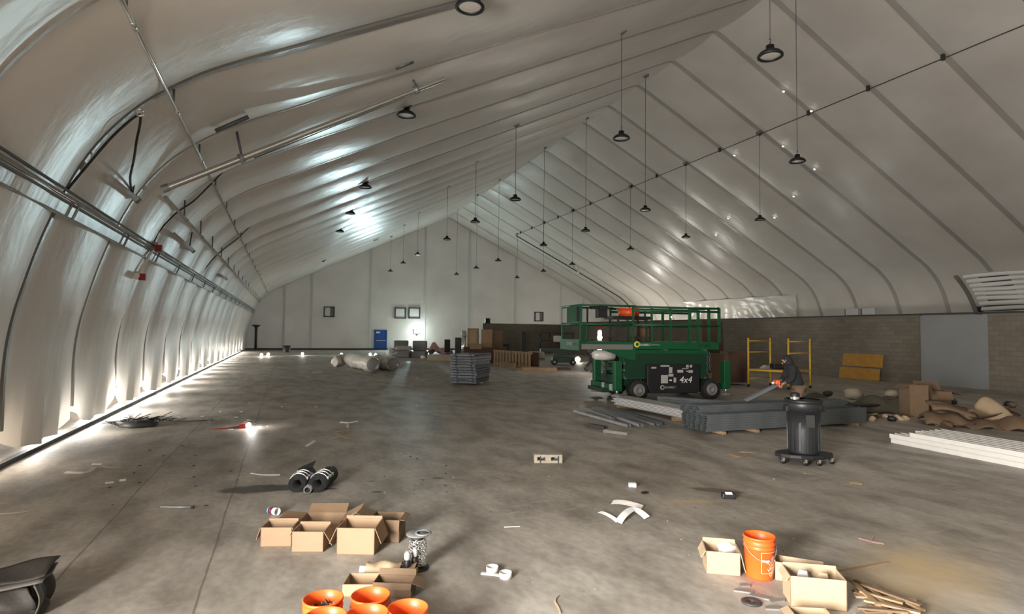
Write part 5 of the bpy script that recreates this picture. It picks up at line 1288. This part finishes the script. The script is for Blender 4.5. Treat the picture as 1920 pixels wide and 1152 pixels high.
pillow_at('insulation_bundle', 'upright grey bundle beside the pink sheet on the heap', c2 + FWD * .7 + Vector((0, 0, hl * .9)), 27 * s, .5, 20 * s, M_INSUL, G_, rot=-.08)
pillow_at('insulation_bundle', 'soft pale bundle lying in front of the upright dark one', c + RGT * .3 + FWD * .05 + Vector((0, 0, hl)), 30 * s, .55, 9 * s, M_LGREY, G_, bev=.4)
o = obj('white_sack', MB().ball((0, 0, 0), .36, (.7, .8, 1.15), .2, 2, 3), M_WHITE); o.location = F(731, 672) + Vector((0, 0, .42)); tag(o, 'white crumpled sack at the left end of the grey heap', 'sack')
q = F(818, 671); s = mpp(q)
def pk(u, v):
    x = (u - .5) * 40 * s; ridge = .95 * math.exp(-((u - .30) / .26) ** 2) + .45 * math.exp(-((u - .72) / .2) ** 2)
    return (x, v * 1.7, .06 + ridge * (.25 + .75 * math.sin(PI * (v * .9 + .1)) ** .8) * 30 * s * .95 + .05 * math.sin(14 * u + 9 * v) + .04 * math.sin(23 * u - 5 * v))
o = sheet(pk, 26, 16, 'pink_sheet', M_PINK, None); o.location = q + FWD * .3; o.rotation_euler = (0, 0, YAW); tag(o, 'crumpled dusty pink sheet draped over a heap right of the blue door', 'sheet')
o = obj('white_sack', MB().ball((0, 0, 0), .45, (1.1, .9, .7), .25, 2, 8), M_INSUL); o.location = F(833, 672) + Vector((0, 0, .36)) + FWD * 2.4; tag(o, 'pale crumpled sack at the right end of the pink sheet', 'sack')
c = F(824, 677); s = mpp(c); pillow_at('foam_slab', 'low beige foam slab lying in front of the pink sheet', c, 46 * s, 1.3, 11 * s, mat('beige_foam', (184, 168, 146), .8), None, 'slab', 0, .05)
o = obj('white_bag', MB().ball((0, 0, .14), .17, (1.2, .8, .8), .3, 2, 2), M_PAPER); o.location = F(793, 674); tag(o, 'small white bag on the floor before the grey bundles', 'bag')
# furniture and crates behind the panel bundle
zf = 41.
def gnd(px, z): return at(px, z)
def crate(name, label, px0, px1, pyt, pyb, z, d_, m, cat='crate', parts=True, grp=None, rot=0):
    c = gnd((px0 + px1) / 2, z); w = (px1 - px0) / FPX * z; zt, zb = Zat(c, pyt), max(0, Zat(c, pyb)); t = thing(name, label, cat, c + Vector((0, 0, zb)), YAW + rot, grp); h = zt - zb
    obj('body', MB().box((0, d_ / 2, h / 2), (w, d_, h)), m, t)
    if parts:
        for x in (-w / 2 + .06, w / 2 - .06): obj('corner_batten', MB().box((x, -.015, h / 2), (.10, .03, h)), M_WOOD, t)
        obj('top_batten', MB().box((0, -.015, h - .06), (w - .2, .03, .1)), M_WOOD, t)
    return t
crate('long_table', 'long brown work bench under the crates behind the panel bundle', 872, 950, 652, 690, 40, 1.6, M_WOODD, 'bench', False)
crate('wooden_crate', 'tan wooden crate with upright battens, left on the far bench', 877, 897, 616, 652, 40.3, .9, M_CARDI)
crate('large_carton', 'large tan carton with a shaded right side, right on the far bench', 903, 924, 618, 652, 40.3, .8, M_CARD, 'box', False)
crate('large_carton', 'brown carton touching the large tan one on the far bench', 924.4, 942, 620, 652, 40.5, .6, M_CARDD, 'box', False)
crate('small_carton', 'small tan carton in front of the crates on the far bench', 882, 904, 645, 655, 39, .35, M_CARD, 'box', False)
q = gnd(870.5, 40.5); t = thing('silver_cylinder', 'upright shiny silver cylinder left of the tan wooden crate', 'cylinder', q, 0); h = Zat(q, 620); obj('body', MB().tube([(0, 0, .02), (0, 0, h)], .16, 16), M_CHROME, t); obj('collar', MB().lathe([(.17, h * .8), (.2, h * .81), (.2, h * .84), (.17, h * .85)], 16), M_STEEL, t)
q = gnd(861, 41); h = Zat(q, 634); t = thing('dark_cabinet', 'dark cabinet with a pale top edge behind the panel bundle', 'cabinet', q, YAW); w = 14 / FPX * 41; obj('body', MB().box((0, .3, h / 2), (w, .6, h)), M_BLACK, t, bevel=.04); obj('door', MB().box((0, -.012, h * .5), (w - .1, .024, h - .2)), M_DARK, t); obj('top', MB().box((0, .3, h + .02), (w + .05, .65, .04)), M_LGREY, t)
q = gnd(842, 44); t = thing('office_chair', 'dark chair standing between the pink sheet and the dark cabinet', 'chair', q, YAW + .5); h = Zat(q, 637)
obj('seat', MB().box((0, 0, .46), (.5, .5, .09)), M_DARK, t, bevel=.03); obj('backrest', MB().box((0, .24, (.55 + h) / 2), (.46, .08, h - .55)), M_DARK, t, bevel=.03); obj('stem', MB().tube([(0, 0, .06), (0, 0, .44)], .04, 8), M_BLACK, t)
for k in range(5): obj('leg', MB().tube([(0, 0, .09), (math.cos(k * 1.257) * .32, math.sin(k * 1.257) * .32, .05)], .025, 6), M_BLACK, t)
for k, (px, py, r_, lab) in enumerate(((880, 676, .5, 'pale round sack before the dark cabinet'), (868, 672, .36, 'small pale sack at the foot of the silver cylinder'))):
    o = obj('pale_sack', MB().ball((0, 0, r_ * .55), r_, (1, .8, .62), .2, 2, k), M_CARDI); q = gnd(px, 36 - k); o.location = q; tag(o, lab, 'sack')
q = gnd(950, 42); t = thing('dark_barrel', 'dark barrel standing right of the crates on the far floor', 'barrel', q); h = Zat(q, 647); obj('body', MB().lathe([(0, 0), (.28, 0), (.30, .1), (.31, h * .33), (.33, h * .35), (.31, h * .37), (.31, h * .66), (.33, h * .68), (.31, h * .70), (.29, h), (0, h)], 20), M_DARK, t); obj('lid', MB().lathe([(.31, h), (.31, h + .04), (0, h + .05)], 20), M_BLACK, t)
# slatted wooden crate wall
A = F(926, 684); B = F(997, 692); v = B - A; L_ = v.length; t = thing('slatted_crate', 'long low wooden crate with upright slats right of the panel bundle', 'crate', A, math.atan2(v.y, v.x)); H_ = Zat(B, 661)
g = MB()
for z in (.08, H_ - .06): g.box((L_ / 2, 0, z), (L_, .08, .14))
obj('rails', g, M_WOOD, t)
for k in range(12): obj('slat', MB().box((L_ * (k + .5) / 12, -.05 if k % 2 else -.045, H_ / 2), (L_ / 12 * .62, .03, H_)), M_WOOD, t)
obj('back_panel', MB().box((L_ / 2, .5, H_ / 2), (L_, .03, H_ * .95)), M_WOODD, t); obj('floor_panel', MB().box((L_ / 2, .25, .05), (L_, .5, .04)), M_WOODD, t)
o = obj('loose_plank', MB().box((0, 0, .16), (1.9, .06, .32)), M_WOOD); o.location = F(951, 690); o.rotation_euler = (0, 0, math.atan2(v.y, v.x)); tag(o, 'pale plank on edge leaning along the foot of the slatted crate', 'plank')
for k, (px, py, w_, d_, h_, m, lab) in enumerate(((1012, 697, 1.9, 1.1, .20, M_WOOD, 'low stack of boards right of the slatted crate'), (1046, 694, 1.5, .8, .10, M_WOODD, 'thin dark board in front of the small far scissor lift'), (983, 697, .8, .2, .08, M_WOOD, 'short plank end at the foot of the slatted crate'))):
    o = obj('board', MB().box((0, d_ / 2, h_ / 2), (w_, d_, h_)), m); o.location = F(px, py); o.rotation_euler = (0, 0, YAW + .05); tag(o, lab, 'board')
q = gnd(1007, 45); t = thing('pallet_load', 'pale wrapped pallet load left of the small far scissor lift', 'pallet', q, YAW); h = Zat(q, 660); obj('pallet', MB().box((0, .5, .07), (1.3, 1, .14)), M_WOOD, t); obj('load', MB().box((0, .5, h / 2 + .07), (1.2, .9, h - .15)), M_LGREY, t, bevel=.06)
q = gnd(982, 52); t = thing('tall_cabinet', 'tall narrow dark cabinet standing before the far block wall', 'cabinet', q, YAW); h = Zat(q, 623); obj('body', MB().box((0, .2, h / 2), (.36, .4, h)), mat('very_dark', (34, 30, 22), .7), t); obj('door', MB().box((0, -.01, h / 2), (.30, .02, h - .1)), M_DARK, t)
# small scissor lift far away
q = F(1053, 685); s = mpp(q); sl = thing('scissor_lift', 'small dark green scissor lift far behind the slatted crate', 'scissor lift', q, YAW)
W_ = 62 * s; hd = Zat(q, 655); ht = Zat(q, 625)
obj('platform', MB().box((-.3, .5, hd - .08), (W_, .9, .18)), M_GREEND, sl)
g = MB()
for z in (ht, (ht + hd) / 2):
    for y in (.08, .92): g.tube([(-.3 - W_ / 2, y, z), (-.3 + W_ / 2, y, z)], .03, 6)
    for x in (-W_ / 2, W_ / 2): g.tube([(-.3 + x, .08, z), (-.3 + x, .92, z)], .03, 6)
obj('rails', g, M_BLACK, sl)
for x in (-W_ / 2, -W_ * .2, W_ * .14, W_ / 2):
    for y in (.08, .92): obj('rail_post', MB().tube([(-.3 + x, y, hd), (-.3 + x, y, ht)], .025, 6), M_BLACK, sl)
for k in range(4):
    z = .45 + (hd - .55) * k / 4; obj('scissor_arm', MB().box((.15, .2, z + .08), (W_ * .62, .10, .10), roty(.03 * (-1) ** k)), M_GREEND, sl)
obj('chassis', MB().box((.15, .5, .33), (W_ * .68, .8, .34)), M_GREEND, sl, bevel=.03)
for x in (.15 - W_ * .28, .15 + W_ * .28):
    for y in (.04, .96):
        w = bpy.data.objects.new('wheel', None); COL.objects.link(w); w.parent = sl; w.location = (x, y, .19)
        obj('tyre', MB().lathe([(.10, -.06), (.185, -.06), (.19, 0), (.185, .06), (.10, .06)], 20, (0, 0, 0), rotx(PI / 2)), M_RUBBER, w); obj('rim', MB().lathe([(0, -.055), (.11, -.055), (.11, .055), (0, .055)], 16, (0, 0, 0), rotx(PI / 2)), M_LGREY, w)
obj('control_panel', MB().box((-.3, .04, (hd + ht) / 2 + .15), (.5, .06, .4)), M_LGREY, sl)
# boxes on the block wall
for k, (px, py, lab) in enumerate(((1600, 592, 'left grey box standing on top of the block wall'), (1631, 590, 'right grey box standing on top of the block wall'))):
    q = onX(px, py, LB + .1); q.z = HB + .065; s = mpp(q); t = thing('grey_box', lab, 'box', q, -PI / 2, 'grey boxes on the block wall'); obj('body', MB().box((0, 0, .17), (26 * s, .22, .34)), M_LGREY, t, bevel=.01); obj('dark_end', MB().box((-13 * s - .02, 0, .17), (.06, .2, .32)), M_BLACK, t); obj('base_strap', MB().box((0, 0, .006), (26 * s + .1, .26, .012)), M_DARK, t)
q = onY(907, 606, YB + .1); t = thing('black_box', 'small black box on the left end of the far block wall', 'box', Vector((q.x + .4, YB + .1, Zat((xb + 2, YB, 0), 607))), 0); obj('body', MB().box((0, 0, .25), (.5, .16, .5)), M_BLACK, t, bevel=.02); obj('foot', MB().box((0, 0, .03), (.6, .19, .06)), M_DARK, t)
# sheets leaning on the block wall
def leaning(label, px0, px1, pyt, z, m, lean=.25, th=.03, name='board', cat='board', grp=None):
    c = at((px0 + px1) / 2, z); w = (px1 - px0) / FPX * z; h = Zat(c, pyt); o = obj(name, MB().box((0, th / 2, h / 2), (w, th, h)), m); o.location = c; o.rotation_euler = (-lean * .5, 0, YAW); return tag(o, label, cat, grp)
leaning('tall dark brown sheet standing upright behind the right end of the green lift', 1318, 1358, 602, 27.0, M_WOODD, .12)
crate('wide_carton', 'large brown box behind the right outrigger of the green lift', 1334, 1365, 664, 719, 24.2, .6, M_CARDD, 'box', False, None, .1)
crate('wide_carton', 'large dark brown box between the green lift and the yellow scaffold', 1366, 1401, 660, 718, 24.8, .9, M_WOODD, 'box', False, None, .05)
zq = depth(F(1610, 712))
for k, (pt, pb, lab) in enumerate(((688, 713, 'lower yellow plywood sheet leaning on the block wall'), (664, 689, 'upper yellow plywood sheet leaning on the block wall'))):
    c = F(1610, 712); w = 80 * mpp(c); z0, z1 = (0.0, Zat(c, 690)) if k == 0 else (Zat(c, 688), Zat(c, 664)); o = obj('plywood_sheet', MB().box((0, 0, (z1 - z0) / 2), (.04, w, z1 - z0)), M_PLY); o.location = Vector((LB - .5 + .18 * k, c.y - .05 * k, z0 + .005)); o.rotation_euler = (0, .16, .04); tag(o, lab, 'plywood', 'yellow plywood sheets')
# debris bank on the right
rnd = random.Random(17)
o = sheet(lambda u, v: ((u - .5) * 3.4, v * .9, .02 + .46 * math.sin(PI * min(1, v * 1.25)) ** .7 * (.75 + .25 * math.sin(u * 12)) + .05 * math.sin(u * 31 + v * 7)), 40, 12, 'tarp_row', mat('olive_tarp', (72, 68, 54), .7, bump=.5, bscale=6), None); o.location = F(1625, 776); o.rotation_euler = (0, 0, YAW - .10); tag(o, 'long low dark olive tarp heaped along the floor on the right', 'tarp')
for k, (px, py, w_, r_, m, nm, lab) in enumerate(((1568, 752, .3, .12, M_TARP, 'pale_sack', 'small pale crumpled sack at the left end of the olive tarp'), (1618, 752, .4, .22, mat('dusty_sack', (150, 140, 122), .8), 'pale_sack', 'rounded pale sack on the middle of the olive tarp'), (1690, 760, .5, .16, mat('dusty_sack', (150, 140, 122), .8), 'film_bundle', 'dusty crumpled bundle on the right part of the olive tarp'))):
    q = F(px, 770); o = obj(nm, MB().ball((0, 0, 0), r_, (1.4, 1, .8), .3, 2, k + 4), m); o.location = q + FWD * .45 + Vector((0, 0, .42)); tag(o, lab, 'sack')
for k, (px, py, l_, rt, m, lab) in enumerate(((1590, 762, 2.0, .0, M_DARK, 'dark pipe lying along the left of the olive tarp'), (1672, 764, 1.6, -.08, M_CARDI, 'pale tube lying along the top of the olive tarp'), (1690, 772, 1.3, -.12, M_GREY, 'grey tube below the pale one on the olive tarp'), (1690, 752, .9, .02, M_BLACK, 'short black pipe across the right end of the olive tarp'))):
    q = F(px, 775); z = Zat(q, py); a = YAW + rt; d = Vector((math.cos(a), math.sin(a), 0)); o = obj('tube', MB().tube([q - d * l_ / 2 + Vector((0, 0, z)), q + d * l_ / 2 + Vector((0, 0, z + .03))], .045, 8), m); tag(o, lab, 'tube')
cbox('tall opened carton standing on end at the right end of the olive tarp', 1724, 783, 34, 58, .5, -.1, {'l': (D2(120), .2), 'r': (D2(150), .3)}, m=M_CARDD)
cbox('brown carton with torn flaps right of the tall opened carton', 1760, 778, 44, 42, .6, -.2, {'f': (D2(150), .25), 'r': (D2(110), .3), 'b': (D2(30), .25)}, m=M_CARDD)
o = obj('grey_tray', MB().prism([(-.6, 0), (.6, 0), (.75, .25), (-.7, .38)], 0, .8), M_GREY); o.location = F(1790, 768) + FWD * 1.5; o.rotation_euler = (0, 0, YAW - .2); tag(o, 'low dark grey tray behind the torn cartons', 'tray')
for k, (px, py, w_, l_, tl, m, lab) in enumerate(((1800, 768, .9, .6, .3, M_CARDD, 'torn brown cardboard sheet lying uppermost on the rubbish heap'), (1815, 790, .8, .5, .5, M_CARD, 'tan cardboard sheet sloping to the front of the rubbish heap'), (1850, 782, .8, .6, -.2, M_CARDD, 'brown cardboard sheet on the right part of the rubbish heap'), (1840, 800, .7, .4, .15, M_CARD, 'flat cardboard at the front foot of the rubbish heap'), (1775, 796, .5, .3, .2, M_CARDI, 'pale flat strip of card at the left foot of the rubbish heap'))):
    q = F(px, 800); z = max(.08, Zat(q, py)); ph = k
    o = sheet(lambda u, v: ((u - .5) * w_, (v - .5) * l_, .05 * math.sin(5 * u + ph) + .04 * math.sin(6 * v + ph)), 8, 6, 'cardboard_sheet', m, None, .01); o.location = q + FWD * .3 + Vector((0, 0, z)); o.rotation_euler = (tl, .1 * (-1) ** k, YAW - .3 + .2 * k); tag(o, lab, 'cardboard', 'torn cardboard on the right heap')
o = obj('black_bag', MB().ball((0, 0, .12), .24, (1.3, .8, .55), .3, 2, 3), M_BLACK); o.location = F(1775, 796); tag(o, 'black crumpled bag low in the rubbish heap right of the cartons', 'bag')
o = sheet(lambda u, v: ((u - .5) * 2.3, v * 1.1, .03 + .26 * math.sin(PI * v) ** .7 * (.7 + .3 * math.sin(9 * u)) + .04 * math.sin(27 * u)), 24, 10, 'rubbish_base', M_CARDD, None); o.location = F(1850, 806); o.rotation_euler = (0, 0, YAW - .45); tag(o, 'layer of trampled brown paper under the rubbish heap on the right', 'paper')
o = sheet(lambda u, v: ((u - .5) * .9 * (1 - .3 * v), .1 + .5 * v + .1 * math.sin(PI * u), .62 * math.sin(PI * .5 * v) * (.6 + .4 * math.sin(PI * u))), 12, 10, 'paper_hood', M_CARDI, None, .012); o.location = F(1893, 800) + FWD * .2; o.rotation_euler = (0, 0, YAW - .2); tag(o, 'pale stiff paper sheet standing up like a hood at the right picture edge', 'paper')
o = obj('bright_ball', MB().ball((0, 0, .035), .035), M_CHROME); o.location = F(1725, 786); tag(o, 'tiny bright ball on the floor before the tall opened carton', 'ball')
rnd = random.Random(77); protos = []
RB = [('crumpled_paper', M_CARDD), ('crumpled_paper', M_TARP), ('crumpled_paper', M_CARDI), ('wood_offcut', M_WOODD), ('wood_offcut', M_CARDD), ('crumpled_paper', M_BLACK)]
for k in range(34):
    nm, m = RB[k % 6]
    if k < 6:
        g = MB()
        if nm == 'wood_offcut': g.box((0, 0, .02), (.5, .07, .035))
        else: g.ball((0, 0, .05), .11, (1.3, .9, .55), .6, 2, k)
        o = obj(nm, g, m); protos.append(o)
    else: o = protos[k % 6].copy(); COL.objects.link(o)
    right = k % 3 < 2
    px, py = (1765 + rnd.random() * 150, 770 + rnd.random() * 34) if right else (1560 + rnd.random() * 150, 780 + rnd.random() * 8)
    q = F(px, py + 4); o.location = q + Vector((0, 0, (.28 * max(0, (802 - py) / 34) if right else 0))); o.rotation_euler = (rnd.random() * .5, rnd.random() * .5, rnd.random() * 6)
    wh = 'in the rubbish heap behind the white channels' if right else 'at the foot of the olive tarp'
    tag(o, ('small crumpled rubbish piece ' if nm == 'crumpled_paper' else 'short wooden offcut ') + wh, 'rubbish', ('crumpled rubbish ' if nm == 'crumpled_paper' else 'wooden offcuts ') + wh)
# ================================================================== LIGHT
def area(name, loc, rot, sx, sy, power, col=(1, 1, 1), spread=None):
    l = bpy.data.lights.new(name, 'AREA'); l.shape = 'RECTANGLE'; l.size = sx; l.size_y = sy; l.energy = power; l.color = col
    if spread: l.spread = spread
    o = bpy.data.objects.new(name, l); COL.objects.link(o); o.location = loc; o.rotation_euler = rot; return o
def point(name, loc, power, r=.1, col=(1, 1, 1)):
    l = bpy.data.lights.new(name, 'POINT'); l.energy = power; l.shadow_soft_size = r; l.color = col; o = bpy.data.objects.new(name, l); COL.objects.link(o); o.location = loc; return o
area('assumed_door_daylight', (-4.25, (ASSUMED_DOOR_T[0] + ASSUMED_DOOR_T[1]) / 2, 2.0), (0, -PI / 2, 0), 3.4, 3.0, ASSUMED_DOORP, (1, .97, .93))  # key light set in the assumed doorway, out of view
for k, ib in enumerate(range(-3, 16)):
    y = rib_t(ib, -3.9)
    area('gap_daylight', (-4.35, y, .42), (0, -PI / 2, 0), .55, 1.1, GAPP * (1 if ib > 0 else .5 if ib == 0 else .22), (1, .86, .70) if ib < 0 else (1, .96, .9))
area('wall_floodlight', WALLLAMP + Vector((0, .2, 0)), (-PI / 2, 0, 0), .66, .42, FLOODP, (.70, .96, 1))
point('wall_floodlight_spill', WALLLAMP + Vector((0, -.7, .1)), FLOODP * .13, .25, (.80, .97, 1))  # added point light without a fixture, lifts the far gable
for p in LAMPS: point('work_lamp_light', p, 26, .12, (1, .93, .82))
point('work_light_light', WORKL, 14, .05, (1, .95, .88))
point('tower_light', TOWER, 120, .2, (1, .96, .9))
for (x, y, z, p, c) in ((33.5, 44, 1.6, 250, (1, .95, .88)), (32, 30, 1.5, 70, (.95, 1, 1)), (34, 53, 2.0, 500, (1, .95, .86))): point('assumed_back_room_lamp', (x, y, z), p, .3, c)  # assumed lamps hidden behind the block wall, added to light the right liner
w = bpy.data.worlds.new('sky'); SC.world = w; w.use_nodes = True; bg = w.node_tree.nodes['Background']; bg.inputs['Color'].default_value = (1, .985, .96, 1); bg.inputs['Strength'].default_value = WORLDP
# ================================================================== CAMERA
cd = bpy.data.cameras.new('camera'); cam = bpy.data.objects.new('camera', cd); COL.objects.link(cam)
cd.sensor_width = 36; cd.sensor_fit = 'HORIZONTAL'; cd.lens = 36 * FPX / 1920; cd.clip_end = 300
cam.matrix_world = Matrix.Translation(CAM) @ rotZ(YAW) @ rotx(PI / 2 + PITCH) @ rotZ(ROLL)
SC.camera = cam
SC.view_settings.view_transform = 'Standard'; SC.view_settings.look = 'None'; SC.view_settings.exposure = .15; SC.view_settings.gamma = 1
